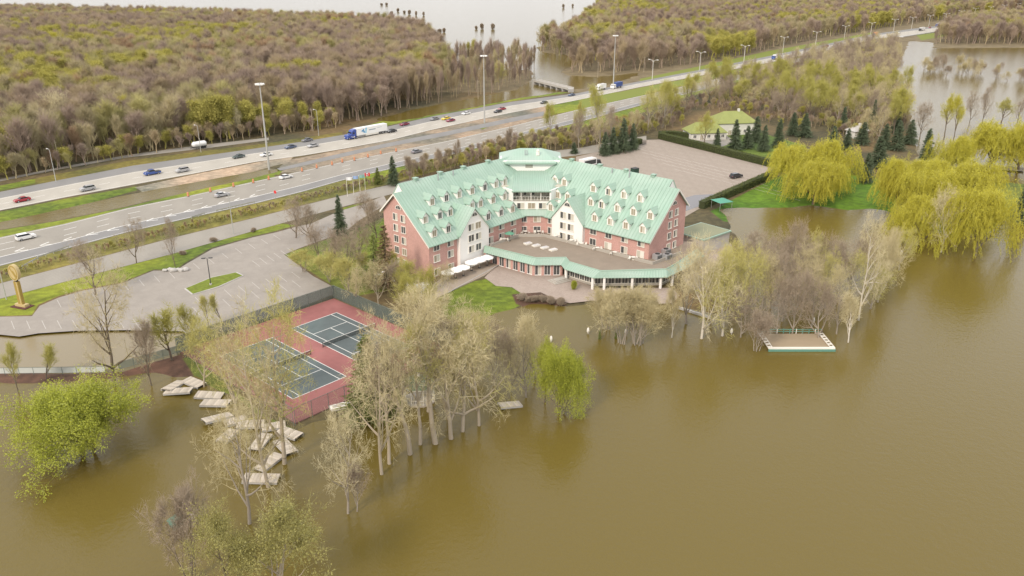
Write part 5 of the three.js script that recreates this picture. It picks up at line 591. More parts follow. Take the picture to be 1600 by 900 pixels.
// ---------- deck, parasols, furniture ----------
{
  const deck = struct('terrace_deck', sheet([[-20.4, -166.58], [-16.29, -176.76], [-12.64, -180.11], [-6.25, -188.06], [-2.8, -186.7], [-6.42, -178.42], [-14.18, -168.08], [-17.67, -162.93]], 0.25, 0.3), M(0.38, 0.32, 0.26, 0.9, { map: plank.map })); part('deck_edge', merge([bar(V(-14.15, 0.28, -167.7), V(-2.79, 0.28, -186.24), 0.12, 4)]), kerbMat, deck);
  const ps = [[-14.69, -175.12, 'left end of the row'], [-13.03, -176.76, 'second from the left in the row'], [-11.35, -178.42, 'third from the left in the row'], [-9.56, -181.82, 'third from the right, before the white gable'], [-7.8, -183.57, 'second from the right, before the white gable'], [-6.02, -185.34, 'at the right end beside the glazed podium']];
  const sh = (x, z, where) => { const t = thing('parasol', 'open white parasol on the deck, ' + where, 'parasol', x, 0.25, z, x, 'white parasols on the hotel deck'); part('pole', cyl(0.04, 0.04, 2.4, 6), trim, t); part('canopy', new THREE.ConeGeometry(1.7, 0.7, 8, 1, true).translate(0, 2.4, 0), M(0.85, 0.84, 0.82, 0.9), t); part('base', cyl(0.35, 0.3, 0.12, 10), dark, t); part('valance', new THREE.CylinderGeometry(1.7, 1.7, 0.2, 8, 1, true).translate(0, 1.96, 0), M(0.85, 0.84, 0.82, 0.9), t); };
  ps.forEach((a) => sh(...a));
  const chair = (x, y, z, t, l, g, name = 'garden_chair') => { const c = thing(name, l, 'chair', x, y, z, t, g); part('seat', box(0.5, 0.06, 0.5, 0, 0.42, 0), trim, c); part('backrest', box(0.5, 0.5, 0.06, 0, 0.68, -0.23), trim, c); for (const a of [-1, 1]) for (const b of [-1, 1]) part('leg', box(0.05, 0.42, 0.05, a * 0.21, 0.21, b * 0.21), trim, c); };
  const table = (x, y, z, l) => { const c = thing('garden_table', l, 'table', x, y, z, 0, 'white tables on the podium terrace'); part('table_top', cyl(0.55, 0.55, 0.05, 14, 0, 0.68, 0), trim, c); part('leg', cyl(0.05, 0.05, 0.68, 8), trim, c); part('foot', cyl(0.3, 0.1, 0.06, 10), trim, c); };
  [[3.42, -198.61, 'below the lantern balcony'], [-1.9, -192.45, 'beside the folded green parasol'], [10.89, -194.97, 'left of the right white gable'], [14.66, -191.45, 'at the foot of the right white gable, left'], [16.99, -189.01, 'at the foot of the right white gable, right'], [20.56, -185.68, 'before the first brick bay of the right wing'], [24.33, -182.45, 'before the third brick bay of the right wing'], [28.22, -178.87, 'nearest the right gable corner'], [6.84, -198.61, 'right of the lantern bay door']].forEach(([x, z, w], i) => { table(x, 3.77, z - 0.6, 'small white table on the podium terrace ' + w); for (const s of [-1, 1]) chair(x + s * 0.95, 3.77, z - 0.5, s * 1.5 + i, 'white chair on the podium terrace ' + w, 'white chairs at the terrace tables'); });
  const [ux, uz] = [-0.64, -193.45], u = thing('parasol', 'dark green parasol on the podium terrace', 'parasol', ux, 3.77, uz); part('pole', cyl(0.04, 0.04, 2.2, 6), dark, u); part('canopy', new THREE.ConeGeometry(1.3, 0.6, 8, 1, true).translate(0, 2.2, 0), M(0.12, 0.3, 0.2, 0.9), u); part('base', cyl(0.3, 0.3, 0.1, 10), dark, u);
  const r = rng(3); for (let i = 0; i < 26; i++) { const k = i / 25, x = -30.77 + (-18.79 - -30.77) * k + (r() - 0.5) * 3, z = -172.72 + (-168.84 - -172.72) * k + (r() - 0.5) * 4; chair(x, 0, z, r() * 6, 'white garden chair in the jumble left of the gable wall', 'white chairs heaped by the gable', 'garden_chair'); }
  [[-30.15, -178.42, 'farthest left'], [-27.61, -175.12, 'second from left'], [-24.96, -172.72, 'in the middle of the row'], [-22.23, -170.37, 'fourth from left'], [-20.16, -171.15, 'nearest the gable corner']].forEach(([x, z, l], i) => { const g = new THREE.SphereGeometry(1.5, 24, 14, 0, 6.2832, 0, 1.6), p = g.attributes.position; for (let k = 0; k < p.count; k++) { const a = Math.atan2(p.getZ(k), p.getX(k)), f = 1 + 0.1 * Math.sin(a * 9 + i) + 0.25 * (vn(p.getX(k) * 1.3 + i * 5, p.getZ(k) * 1.3 + p.getY(k), 17) - 0.5); p.setXYZ(k, p.getX(k) * f * 1.3, p.getY(k) * 0.85, p.getZ(k) * f); } g.computeVertexNormals(); const c = thing('furniture_cover', 'white cloth cover over stacked furniture by the left gable, ' + l, 'cover', x, 0, z, i, 'white covers by the left gable'); part('cloth', g, stucco, c); part('rope', new THREE.TorusGeometry(1.62, 0.03, 5, 24).rotateX(Math.PI / 2).scale(1.2, 1, 1).translate(0, 0.35, 0), ledge, c); });
  [[33.93, -180.2, 'grey rooftop cooling unit, left of three'], [36.17, -180.2, 'grey rooftop cooling unit, right of three'], [36.51, -183.82, 'grey rooftop cooling unit behind the other two']].forEach(([x, z, l]) => { const c = thing('cooling_unit', l, 'machine', x, 3.77, z, 0.7, 'cooling units at the right gable'); part('casing', box(2, 1.2, 1.6, 0, 0.6, 0), steel, c); part('fan', cyl(0.55, 0.55, 0.12, 16, 0, 1.2, 0), dark, c); for (let k = 0; k < 5; k++) part('louvre', box(1.7, 0.06, 0.05, 0, 0.25 + k * 0.18, 0.82), dark, c); });
  const [tx, tz] = [62.26, -235.04], tent = thing('canopy_tent', 'green canopy shelter at the near corner of the paved car park', 'shelter', tx, 0, tz, 0.4); part('roof', new THREE.ConeGeometry(3.4, 0.9, 4).rotateY(0.785).translate(0, 2.9, 0), M(0.1, 0.32, 0.23, 0.8), tent); for (const a of [-1, 1]) for (const b of [-1, 1]) part('post', cyl(0.06, 0.06, 2.5, 6, a * 2.1, 0, b * 2.1), steel, tent);
  const [rx, rz] = [-80.73, -181.82], rocks = [0, 1, 2, 3, 4, 5].map((i) => [rx + i * 0.95 - 1.5, rz - (i % 2) * 0.5]); rocks.forEach(([x, z], i) => { const g = new THREE.IcosahedronGeometry(0.5 + (i % 3) * 0.12, 1); const p = g.attributes.position; for (let k = 0; k < p.count; k++) { const h = 0.8 + 0.4 * vn(p.getX(k) * 3 + i, p.getZ(k) * 3 + p.getY(k) * 2, 3); p.setXYZ(k, p.getX(k) * h * 1.2, p.getY(k) * h * 0.8, p.getZ(k) * h); } g.computeVertexNormals(); const o = new THREE.Mesh(g, kerbMat); o.name = numbered('boulder'); o.position.set(x, 0.3, z); o.castShadow = o.receiveShadow = true; scene.add(o); tag(o, 'grey boulder at the rock-edged end of the grass strip', 'boulder', 'boulders on the grass strip'); });
}
// ---------- sign, flags, lamps ----------
{
  const gold = M(0.36, 0.25, 0.06, 0.6), cream = M(0.52, 0.41, 0.2, 0.6), [x, z] = [-104.22, -160.46], s = thing('pylon_sign', 'golden pylon sign with oval emblem panel on a planted base', 'sign', x, 0, z, -0.35); s.scale.setScalar(0.8);
  part('planting_bed', box(5.2, 0.2, 3, 0, 0.1, 0), M(0.13, 0.05, 0.045, 1, { map: speck }), s); part('plinth', box(3.6, 0.7, 1.4, 0, 0.5, 0), cream, s); part('pillar', box(1.5, 6.6, 0.8, 0, 3.9, 0), gold, s); part('pillar_trim', box(0.35, 6.6, 0.9, 0.35, 3.9, 0), cream, s); part('neck', box(0.7, 0.8, 0.6, 0, 7.5, 0), dark, s);
  const ov = (a, b, d) => new THREE.CylinderGeometry(1, 1, d, 36).rotateX(Math.PI / 2).scale(a, b, 1); const o = part('oval_panel', ov(1.7, 2.2, 0.9), cream, s, 0, 9.7, 0); part('panel_face', ov(1.45, 1.95, 0.94), gold, o); part('emblem_ring', ov(1.2, 1.65, 0.97), cream, o); part('emblem', box(0.38, 3, 1).rotateZ(0.55), gold, o); part('emblem', box(0.3, 1.8, 1).rotateZ(0.55).translate(0.55, -0.2, 0), gold, o);
}
{
  const flags = [[-51.48, -248.65, M(0.8, 0.8, 0.82, 0.8), 'white flag on the leftmost pole by the service road'], [-49.75, -250.17, M(0.3, 0.42, 0.65, 0.8), 'pale blue flag on the second pole by the service road'], [-48, -251.7, M(0.25, 0.45, 0.4, 0.8), 'greenish flag on the third pole by the service road'], [-46.76, -254.03, M(0.75, 0.75, 0.75, 0.8), 'red and white flag on the rightmost pole by the service road']];
  flags.forEach(([x, z, m, l], i) => { const f = thing('flagpole', l, 'flag', x, 0, z, 0.3, 'flags at the hotel drive'); part('pole', cyl(0.07, 0.04, 6.2, 8), trim, f); const g = new THREE.PlaneGeometry(1.7, 1, 12, 4), p = g.attributes.position; for (let k = 0; k < p.count; k++) p.setZ(k, Math.sin(p.getX(k) * 4 + i) * 0.12); g.computeVertexNormals(); part('flag', g, m, f, 0.88, 5.6, 0); if (i === 3) { part('flag_band', box(0.45, 1.02, 0.3), M(0.6, 0.03, 0.04, 0.8), f, 0.28, 5.6, 0); part('flag_band', box(0.45, 1.02, 0.3), M(0.6, 0.03, 0.04, 0.8), f, 1.5, 5.6, 0); part('leaf_emblem', new THREE.CircleGeometry(0.22, 7), M(0.6, 0.03, 0.04, 0.8), f, 0.88, 5.6, 0.16); } });
}
const lampGrey = M(0.6, 0.58, 0.53, 0.6), galv = M(0.5, 0.5, 0.48, 0.5, { metalness: 0.3 }), lens = M(0.85, 0.85, 0.83, 0.3);
for (const [x, z, l] of [[-85.88, -284.42, 'tall floodlight mast on the grass patch between carriageways, leftmost'], [-12.56, -375.1, 'tall floodlight mast in the middle beside the dirt works'], [58.54, -482.9, 'tall floodlight mast nearest the blue box truck']]) { const t = thing('floodlight_mast', l, 'light mast', x, 0, z, 0, 'floodlight masts on the highway'); part('pole', cyl(0.38, 0.16, 30, 10), galv, t); part('ring', cyl(0.9, 0.9, 0.2, 12, 0, 29.6, 0), galv, t); for (let i = 0; i < 8; i++) { const a = i / 8 * 6.2832; part('floodlight', box(0.7, 0.45, 0.6, Math.sin(a) * 1.25, 29.6, Math.cos(a) * 1.25), lens, t); } }
{
  const dbl = [[87.32, -521.8], [127.21, -570.6], [169.2, -616.3], [220.19, -689.5], [265.61, -744.3], [317.5, -815.2], [360.7, -859.6], [405.3, -909], [440.7, -945.1], [478.2, -984.1], [511.9, -1015.4], [559, -1072.2], [609.8, -1135.6], [652.7, -1177.3], [696, -1222], [742.6, -1270.2]], ord = ['first', 'second', 'third', 'fourth', 'fifth', 'sixth', 'seventh', 'eighth', 'ninth', 'tenth', 'eleventh', 'twelfth', 'thirteenth', 'fourteenth', 'fifteenth', 'sixteenth'];
  dbl.forEach(([x, z], i) => { const t = thing('street_lamp', ord[i] + ' double-armed highway lamp, counted from the blue box truck rightwards', 'street lamp', x, 0, z, along, 'double-armed highway lamps'); part('pole', cyl(0.24, 0.16, 12, 8), lampGrey, t); for (const s of [-1, 1]) { part('arm', merge([bar(V(0, 11, 0), V(0, 12.1, s * 1.4), 0.13), bar(V(0, 12.1, s * 1.4), V(0, 12.3, s * 2.8), 0.12)]), lampGrey, t); part('lamp_head', box(0.5, 0.3, 1.3, 0, 12.3, s * 3), lens, t); } });
  const sgl = [[-152.29, -267.16, 10.6, 'single lamp pole on the far verge at the left edge'], [-119.98, -312.8, 10, 'single lamp pole beside the white tanker'], [-81.72, -345.4, 10.5, 'curved lamp pole on the far verge left of the semi truck'], [-75.03, -210.35, 11, 'single lamp pole on the grass strip beside the service road'], [-109.87, -164.37, 10, 'dark lamp pole behind the golden sign']];
  sgl.forEach(([x, z, h, l]) => { const t = thing('street_lamp', l, 'street lamp', x, 0, z, along + 1.57); part('pole', cyl(0.13, 0.08, h, 8), galv, t); part('arm', merge([bar(V(0, h - 0.05, 0), V(0.8, h + 0.35, 0), 0.06), bar(V(0.8, h + 0.35, 0), V(1.7, h + 0.3, 0), 0.06)]), galv, t); part('lamp_head', box(0.8, 0.18, 0.32, 1.9, h + 0.27, 0), lens, t); });
  [[-18.25, -447, 'wooden utility pole in the flooded forest edge'], [54.62, -534, 'wooden utility pole left of the tall mast'], [88.39, -563.6, 'wooden utility pole behind the first double lamp'], [159.9, -641.9, 'wooden utility pole behind the third double lamp'], [207.7, -721.4, 'wooden utility pole farthest along the right forest'], [-86.39, -355.3, 'wooden utility pole left of the semi truck'], [-161.25, -287.34, 'wooden utility pole behind the left lamp pole']].forEach(([x, z, l]) => { const t = thing('utility_pole', l, 'pole', x, -0.2, z, along, 'utility poles along the forest'); part('pole', cyl(0.16, 0.11, 10, 7), bark.tan, t); part('crossarm', box(0.12, 0.12, 2, 0, 9.3, 0), bark.tan, t); });
  const [bx, bz] = [-68.29, -172.72], t = thing('parking_lamp', 'black two-headed parking lamp on the grass island', 'street lamp', bx, 0.19, bz, 0.2); part('pole', cyl(0.11, 0.08, 6.4, 8), dark, t); for (const s of [-1, 1]) part('lamp_head', box(0.9, 0.14, 0.4, s * 0.75, 6.4, 0), dark, t); part('footing', cyl(0.3, 0.3, 0.3, 10), kerbMat, t);
  const [sx, sz] = [-72.91, -244.93], st = thing('stop_sign', 'small red octagonal sign at the service road', 'sign', sx, 0, sz, -0.5); part('post', cyl(0.04, 0.04, 2.4, 6), galv, st); part('plate', new THREE.CylinderGeometry(0.55, 0.55, 0.05, 8).rotateX(Math.PI / 2).translate(0, 2.4, 0), M(0.65, 0.03, 0.03, 0.5), st);
}
{ // orange construction drums
  const pos = [[-101.35, -248.65], [-96.18, -254.03], [-90.86, -260.44], [-85.85, -265.45], [-81.94, -269.75], [-73.54, -281.56], [-69.45, -286.36], [-64.99, -291.31], [-62.08, -295.38], [-58.18, -298.5], [-54.09, -303.8], [-50.1, -309.4], [-44.84, -313.9]], om = M(0.62, 0.26, 0.14, 0.8), wm = M(0.85, 0.82, 0.78, 0.6);
  const nth = ['leftmost', 'second', 'third', 'fourth', 'fifth', 'sixth', 'seventh', 'eighth', 'ninth', 'tenth', 'eleventh', 'twelfth', 'rightmost']; pos.forEach(([x, z], i) => { const t = thing('traffic_drum', 'orange construction drum on the near carriageway edge, ' + nth[i] + ' of the row', 'traffic drum', x, 0.05, z, 0, 'orange construction drums'); part('drum', cyl(0.36, 0.28, 1.3, 12), om, t); for (const y of [0.45, 0.85]) part('stripe', cyl(0.345 - y * 0.055, 0.335 - y * 0.055, 0.16, 12, 0, y, 0), wm, t); part('base', cyl(0.48, 0.48, 0.1, 12), dark, t); });
}
{ // guardrail
  for (const [a, b, l] of [[[-117.21, -181.39], [-116.65, -189.92], 'left section of galvanised guardrail behind the golden sign'], [[-116.9, -190.38], [-113.48, -198.66], 'right section of galvanised guardrail along the near carriageway'], [[-91.4, -224.57], [-89.08, -228.4], 'short guardrail section on the near shoulder, left'], [[-86.62, -231.01], [-78.17, -240.6], 'guardrail section on the near shoulder, right']]) { const L = Math.hypot(b[0] - a[0], b[1] - a[1]), g = thing('guardrail', l, 'guardrail', a[0], 0, a[1], turnTo(b[0] - a[0], b[1] - a[1])), n = Math.round(L / 2); part('beam', merge([box(L, 0.14, 0.06, L / 2, 0.72, 0), box(L, 0.14, 0.06, L / 2, 0.5, 0), box(L, 0.1, 0.03, L / 2, 0.61, -0.03)]), galv, g); for (let i = 0; i <= n; i++) part('post', box(0.12, 0.75, 0.14, 0, 0.35, -0.1), galv, g, L * i / n); }
}
{ // footbridge across the inlet
  const [ax, az, bx, bz] = [14.67, -504.4, 33.24, -470.3], L = Math.hypot(bx - ax, bz - az), b = thing('footbridge', 'pale concrete bridge over the flooded inlet beside the highway', 'bridge', ax, 0, az, turnTo(bx - ax, bz - az)), n = 6; part('deck', box(L, 0.5, 4, L / 2, 1.6, 0), kerbMat, b); for (const s of [-1, 1]) part('parapet', box(L, 0.9, 0.25, L / 2, 2.2, s * 1.9), kerbMat, b); for (let i = 0; i <= n; i++) part('pier', box(0.6, 3, 3.4, 0, 0, 0), kerbMat, b, L * i / n);
  const [cx, cz, dx, dz] = [381.6, -836.8, 446, -900.4], L2 = Math.hypot(dx - cx, dz - cz), h = thing('highway_bridge', 'concrete highway bridge over the river channel at upper right', 'bridge', cx, -1.2, cz, turnTo(dx - cx, dz - cz)); part('girder', box(L2, 1, 16, L2 / 2, 0.7, -6), kerbMat, h); part('parapet', box(L2, 0.8, 0.3, L2 / 2, 1.7, 2.2), kerbMat, h);
}
{ // houses
  const wallW = M(0.78, 0.76, 0.7, 0.85, { map: speck }), moss = M(0.3, 0.33, 0.11, 0.95, { map: speck }), gable = (w, h, d, rh, ov = 0.5) => { const a = [-w / 2 - ov, h, d / 2 + ov], b = [w / 2 + ov, h, d / 2 + ov], c = [w / 2 + ov, h, -d / 2 - ov], e = [-w / 2 - ov, h, -d / 2 - ov], r0 = [-w / 2 + d * 0.35, h + rh, 0], r1 = [w / 2 - d * 0.35, h + rh, 0]; return merge([slab([a, b, r1, r0], 0.2), slab([c, e, r0, r1], 0.2), slab([b, c, r1], 0.2), slab([e, a, r0], 0.2)]); };
  const house = (x, z, t, w, d, h, rh, roof, label) => { const o = thing('house', label, 'house', x, 0, z, t); part('wall', box(w, h, d, 0, h / 2, 0), wallW, o); const rf = part('roof', gable(w, h, d, rh), roof, o); part('chimney', box(0.9, 1.6, 0.9, w * 0.15, h + rh + 0.1, 0), wallW, rf); const n = Math.floor(w / 3); for (let i = 0; i < n; i++) { const f = part(i === 1 ? 'door' : 'window', frameGeo(1.3, i === 1 ? 2 : 1.2), trim, o, -w / 2 + (i + 0.5) * w / n, i === 1 ? 1.05 : 1.6, d / 2 + 0.08); part('pane', paneGeo(1.3, i === 1 ? 2 : 1.2), i === 1 ? blind : pane, f, 0, 0, -0.03); } return o; };
  house(80.29, -341.3, 0.15, 15, 10, 3, 3.6, moss, 'white mansion wing with mossy green hipped roof, left half');
  house(94.64, -353.8, 0.15, 17, 13, 5, 4, moss, 'white mansion main house with mossy green hipped roof, right half');
  house(144.51, -342.7, 0.4, 7, 5, 3, 1.8, M(0.5, 0.48, 0.46, 0.9), 'white house glimpsed behind bare trees near the river');
  const drive = struct('path', sheet([[67.15, -342.7], [76.39, -355.3], [90.63, -351], [91.33, -332.1], [80.63, -319.8], [73.33, -327.1], [67.85, -332.1]], 0.05), oldRoad);
}

// ---------- vehicles ----------
const tyreM = M(0.025, 0.025, 0.025, 0.8), rimM = M(0.5, 0.5, 0.52, 0.4, { metalness: 0.6 }), glassM = M(0.03, 0.035, 0.04, 0.08), redLamp = M(0.5, 0.03, 0.03, 0.3);
const wheelG = new THREE.CylinderGeometry(0.34, 0.34, 0.22, 16).rotateX(Math.PI / 2), rimG = new THREE.CylinderGeometry(0.2, 0.2, 0.24, 12).rotateX(Math.PI / 2);
const prof = (pts, w, bev = 0.06) => { const s = new THREE.Shape(pts.map((p) => new THREE.Vector2(...p))); return new THREE.ExtrudeGeometry(s, { depth: w - 2 * bev, bevelEnabled: true, bevelSize: bev, bevelThickness: bev, bevelSegments: 2 }).translate(0, 0, -w / 2 + bev); };
const shapes = {
  sedan: { body: [[-2.25, 0.35], [2.2, 0.35], [2.25, 0.62], [2.1, 0.78], [1.0, 0.92], [-1.5, 0.95], [-2.2, 0.9], [-2.28, 0.6]], top: [[-1.75, 0.92], [1.05, 0.9], [0.35, 1.36], [-1.0, 1.38]], roof: [[-1.0, 1.36], [0.32, 1.34], [0.25, 1.42], [-0.95, 1.44]], ax: 1.35, w: 1.8 },
  suv: { body: [[-2.3, 0.4], [2.25, 0.4], [2.3, 0.75], [2.15, 1.0], [1.1, 1.1], [-2.25, 1.1], [-2.35, 0.7]], top: [[-2.2, 1.08], [1.2, 1.06], [0.5, 1.6], [-1.9, 1.62]], roof: [[-1.95, 1.6], [0.45, 1.58], [0.35, 1.68], [-1.85, 1.7]], ax: 1.38, w: 1.88 },
  pickup: { body: [[-2.8, 0.45], [2.6, 0.45], [2.65, 0.85], [2.5, 1.1], [1.5, 1.18], [-0.6, 1.18], [-0.6, 0.85], [-2.8, 0.85]], top: [[-0.55, 1.16], [1.55, 1.14], [0.9, 1.75], [-0.45, 1.78]], roof: [[-0.45, 1.75], [0.85, 1.73], [0.75, 1.84], [-0.4, 1.86]], ax: 1.7, w: 1.95 },
};
for (const s of Object.values(shapes)) { s.g = { body: prof(s.body, s.w), glass: prof(s.top, s.w - 0.22, 0.05), roof: prof(s.roof, s.w - 0.3, 0.04), pil: prof(s.top, 0.1, 0.02) }; }
const cars = {
  red: [0.36, 0.02, 0.04], silver: [0.42, 0.42, 0.43], blue: [0.04, 0.09, 0.32], green: [0.07, 0.1, 0.1], white: [0.8, 0.8, 0.79], navy: [0.06, 0.09, 0.17], grey: [0.2, 0.2, 0.22], black: [0.025, 0.025, 0.03], yellow: [0.75, 0.55, 0.03], maroon: [0.25, 0.02, 0.06] }, carM = Object.fromEntries(Object.entries(cars).map(([k, c]) => [k, M(...c, 0.35, { clearcoat: 0.8, clearcoatRoughness: 0.1 })]));
function car(kind, col, x, z, dir, label, y = 0.055, group = 'cars on the highway') {
  const s = shapes[kind], c = thing(kind === 'pickup' ? 'pickup_truck' : 'car', label, kind === 'pickup' ? 'pickup' : 'car', x, y, z, along + (dir < 0 ? Math.PI : 0), group);
  part('body', s.g.body, carM[col], c); part('windows', s.g.glass, glassM, c); part('roof', s.g.roof, carM[col], c);
  for (const a of [-1, 1]) for (const b of [-1, 1]) { const w = part('wheel', wheelG, tyreM, c, a * s.ax, 0.34, b * (s.w / 2 - 0.1)); part('rim', rimG, rimM, w); }
  for (const b of [-1, 1]) { part('headlight', box(0.1, 0.16, 0.36), lens, c, s.body[3][0] + 0.08, s.body[3][1] - 0.06, b * (s.w / 2 - 0.34)); part('tail_light', box(0.08, 0.2, 0.28), redLamp, c, s.body.at(-1)[0] + 0.0, s.body.at(-1)[1] + 0.1, b * (s.w / 2 - 0.3)); }
  if (kind === 'pickup') part('flatbed', merge([box(2.3, 0.12, 1.9, -1.75, 1.0, 0), box(0.1, 0.7, 1.9, -0.65, 1.3, 0)]), dark, c); return c;
}
for (const [k, c, x, z, d, l] of [['sedan', 'red', -149.95, -242.75, -1, 'red car on the far carriageway at the left edge'], ['suv', 'silver', -136.15, -255.61, -1, 'silver hatchback on the far carriageway above the median ditch'], ['pickup', 'blue', -124.11, -276.91, -1, 'blue pickup with bare flatbed on the far carriageway'], ['suv', 'silver', -115.12, -280.62, -1, 'silver minivan following the blue flatbed pickup'], ['sedan', 'green', -102.31, -302.8, -1, 'dark green car on the far carriageway left of the leftmost mast'], ['sedan', 'white', -92.92, -306, -1, 'white car passing behind the leftmost mast'], ['sedan', 'navy', -87.18, -319.8, -1, 'dark blue car right of the leftmost mast'], ['sedan', 'silver', -78.91, -322.2, -1, 'silver car below the curved lamp pole'], ['sedan', 'grey', -83.8, -333.4, -1, 'grey car on the far shoulder lane left of the semi truck'], ['sedan', 'maroon', -48.31, -368.8, -1, 'red car just behind the semi truck'], ['sedan', 'black', -51.83, -352.4, -1, 'black car at the tail of the semi trailer'], ['sedan', 'grey', -35.93, -381.6, -1, 'grey car left of the yellow car'], ['sedan', 'yellow', -30.71, -383.3, -1, 'yellow car on the far carriageway'], ['sedan', 'maroon', -28.27, -378.3, -1, 'dark red car beside the yellow car'], ['sedan', 'white', -22.19, -397.1, -1, 'white car left of the middle mast'], ['sedan', 'black', -6.87, -402.5, -1, 'black car right of the middle mast'], ['sedan', 'red', -5.08, -410, -1, 'red car beside the black one right of the middle mast'], ['sedan', 'black', 16.59, -429.8, -1, 'black car alone before the pale inlet bridge'], ['sedan', 'navy', 32.64, -456, -1, 'dark car between the inlet bridge and the white van'], ['suv', 'white', -128.49, -205.96, 1, 'white suv on the near carriageway at the left'], ['sedan', 'silver', -90.74, -248.65, 1, 'silver car on the near carriageway beside the drums'], ['sedan', 'white', -76.57, -271.51, 1, 'white car on the near carriageway below the leftmost mast'], ['sedan', 'grey', -36.66, -311.6, 1, 'grey car on the near carriageway behind the hotel roof'], ['sedan', 'grey', 148.08, -581.4, -1, 'small grey car far along the highway'], ['sedan', 'white', 205.29, -633.2, 1, 'small white car behind the far white truck'], ['sedan', 'red', 273.6, -738.4, -1, 'small red car far along the highway'], ['sedan', 'white', 286.29, -750.2, 1, 'small white car farther than the red one'], ['suv', 'white', 400.2, -883.6, -1, 'tiny white car near the highway bridge'], ['sedan', 'red', 465.6, -954.5, -1, 'tiny red car on the highway bridge']]) car(k, c, x, z, d, l);
{ const c = car('suv', 'black', 76.14, -272.4, 1, 'black suv parked alone in the paved car park', 0.05, undefined); c.rotation.y = 0.55; delete c.userData.group; }
function boxTruck(x, z, L, cargo, cab, label, dir = -1, logo) {
  const t = thing(logo ? 'semi_truck' : 'box_truck', label, 'truck', x, 0.055, z, along + (dir < 0 ? Math.PI : 0)), h = logo ? 4.05 : 3.5, x0 = L / 2 - 2.6;
  const cb = part('cab', prof(logo ? [[0, 0.5], [4.2, 0.5], [4.3, 1.5], [4.0, 1.85], [2.5, 2.05], [1.9, 3.1], [1.5, 3.6], [0, 3.9]] : [[0, 0.5], [2.2, 0.5], [2.25, 1.3], [1.6, 2.5], [0, 2.6]], 2.4, 0.1), cab, t, logo ? x0 - 2 : x0 + 0.3, 0, 0); part('windscreen', box(0.1, 0.95, 2, logo ? 2.36 : 1.98, logo ? 2.6 : 1.9, 0), glassM, cb); for (const s of [-1, 1]) { part('side_window', box(0.9, 0.7, 0.06, 1.2, logo ? 2.5 : 1.9, s * 1.2), glassM, cb); part('headlight', box(0.1, 0.3, 0.4, logo ? 4.3 : 2.28, 0.95, s * 0.85), lens, cb); }
  if (logo) { part('fuel_tank', new THREE.CylinderGeometry(0.4, 0.4, 1.4, 12).rotateZ(Math.PI / 2).translate(0.6, 0.8, 1.05), rimM, cb); for (const s of [-1, 1]) part('swoosh', new THREE.TorusGeometry(1.4, 0.09, 6, 20, 1.5).rotateZ(-2.3).translate(1.6, 2.3, s * 1.22), trim, cb); }
  const cx0 = -L / 2, cx1 = logo ? x0 - 2.4 : x0 + 0.1, body = part(logo ? 'trailer' : 'cargo_box', box(cx1 - cx0, h - 1.15, 2.55, (cx0 + cx1) / 2, (h + 1.15) / 2, 0), cargo, t);
  if (logo) { const bl = M(0.03, 0.25, 0.5, 0.5), lb = M(0.25, 0.55, 0.75, 0.5); for (const s of [-1, 1]) { const sh = (p, m) => { const q = new THREE.ExtrudeGeometry(new THREE.Shape(p.map((a) => new THREE.Vector2(...a))), { depth: 0.012, bevelEnabled: false }); part('trailer_logo', q, m, body, cx1 - 5.4, 1.5, s > 0 ? 1.28 : -1.292); }; sh([[3.2, 1.2], [1.6, 2.1], [1.4, 1.2]], bl); sh([[3, 1.05], [1.2, 1.1], [1.1, 0.3]], bl); sh([[1.0, 0.2], [0.4, 0.2], [0, 2.4], [0.8, 2.4]], lb); part('trailer_lettering', box(3.6, 0.42, 0.012, cx1 - 8.2, 2.75, s * 1.284), M(0.32, 0.38, 0.42, 0.6), body); part('trailer_lettering', box(2.4, 0.22, 0.012, cx1 - 12.2, 3.1, s * 1.284), M(0.5, 0.55, 0.58, 0.6), body); } part('skirt', box(7, 0.6, 2.4, (cx0 + cx1) / 2, 0.85, 0), trim, t); }
  for (const wx of logo ? [cx0 + 1.2, cx0 + 2.5, x0 - 2.4, x0 - 1.1, x0 + 1.6] : [cx0 + 1.5, x0 + 1.3]) for (const s of [-1, 1]) { const w = part('wheel', winGeo.tw ??= new THREE.CylinderGeometry(0.5, 0.5, 0.32, 16).rotateX(Math.PI / 2), tyreM, t, wx, 0.5, s * 1.05); part('rim', winGeo.tr ??= new THREE.CylinderGeometry(0.27, 0.27, 0.34, 12).rotateX(Math.PI / 2), rimM, w); }
  part('chassis', box(L - 1, 0.25, 1, -0.3, 0.95, 0), dark, t); return t;
}
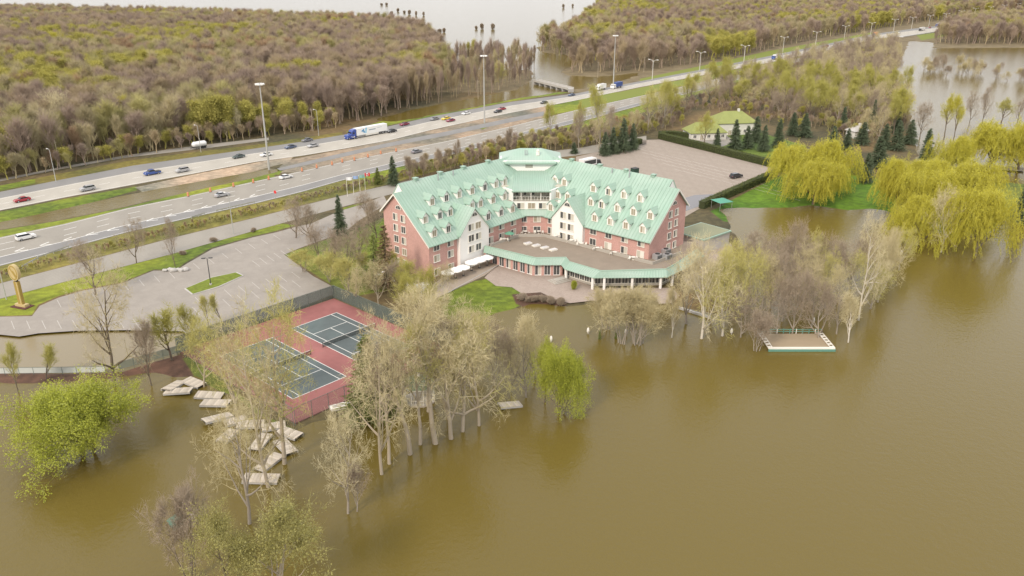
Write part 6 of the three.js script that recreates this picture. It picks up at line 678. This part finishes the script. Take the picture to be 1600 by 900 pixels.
boxTruck(-61.47, -344, 21.4, M(0.82, 0.82, 0.8, 0.5), M(0.03, 0.07, 0.32, 0.35, { clearcoat: 0.6 }), 'semi truck with blue cab and white trailer bearing a blue arrow emblem', -1, true);
boxTruck(60.7, -485.5, 9, M(0.05, 0.09, 0.28, 0.5), carM.white, 'blue box truck at the foot of the right-hand mast');
boxTruck(50.61, -477.8, 8, carM.white, carM.white, 'white van truck left of the blue box truck'); boxTruck(201.21, -641.9, 15, carM.white, carM.blue, 'white truck with blue cab far along the highway');
boxTruck(439.3, -917.7, 14, carM.white, carM.black, 'white tanker-like truck near the highway bridge'); boxTruck(489.2, -984.1, 14, carM.silver, carM.blue, 'silver truck with blue cab beyond the highway bridge'); boxTruck(480.6, -954.5, 9, carM.red, carM.red, 'red truck beyond the highway bridge'); boxTruck(362, -851.9, 10, M(0.6, 0.25, 0.12, 0.7), carM.grey, 'orange truck far along the highway');
{ const b = boxTruck(27.87, -287.34, 9, carM.white, carM.black, 'white truck parked behind the right roof, dark panel on its side'); b.rotation.y = 0.7; part('side_panel', box(5.6, 1.5, 0.04, -1.2, 2.3, 1.3), dark, b);
  const [x, z] = [41.06, -268.88], d = thing('waste_container', 'dark green container behind the right roof ridge', 'container', x, 0, z, 0.6), gm = M(0.02, 0.06, 0.04, 0.6); part('bin', box(2.2, 4.2, 1.8, 0, 2.1, 0), gm, d); part('bin', box(1.2, 2, 1.8, -1.7, 1, 0), gm, d); part('lid', box(2.3, 0.12, 1.9, 0, 4.25, 0), dark, d);
  const [tx, tz] = [-122.96, -319.8], t = thing('tanker_trailer', 'white tanker trailer parked on the old road by the forest', 'trailer', tx, 0.05, tz, along + Math.PI); part('tank', new THREE.CapsuleGeometry(1.1, 4, 6, 16).rotateZ(Math.PI / 2).translate(0, 1.8, 0), carM.white, t); part('frame', box(5.6, 0.25, 1.6, 0, 0.75, 0), dark, t); for (const a of [-1.8, -0.8]) for (const s of [-1, 1]) part('wheel', winGeo.tw, tyreM, t, a, 0.5, s * 0.9); part('hitch', box(1.2, 0.2, 0.3, 3.2, 0.7, 0), dark, t); }
renderer.render(scene, camera);
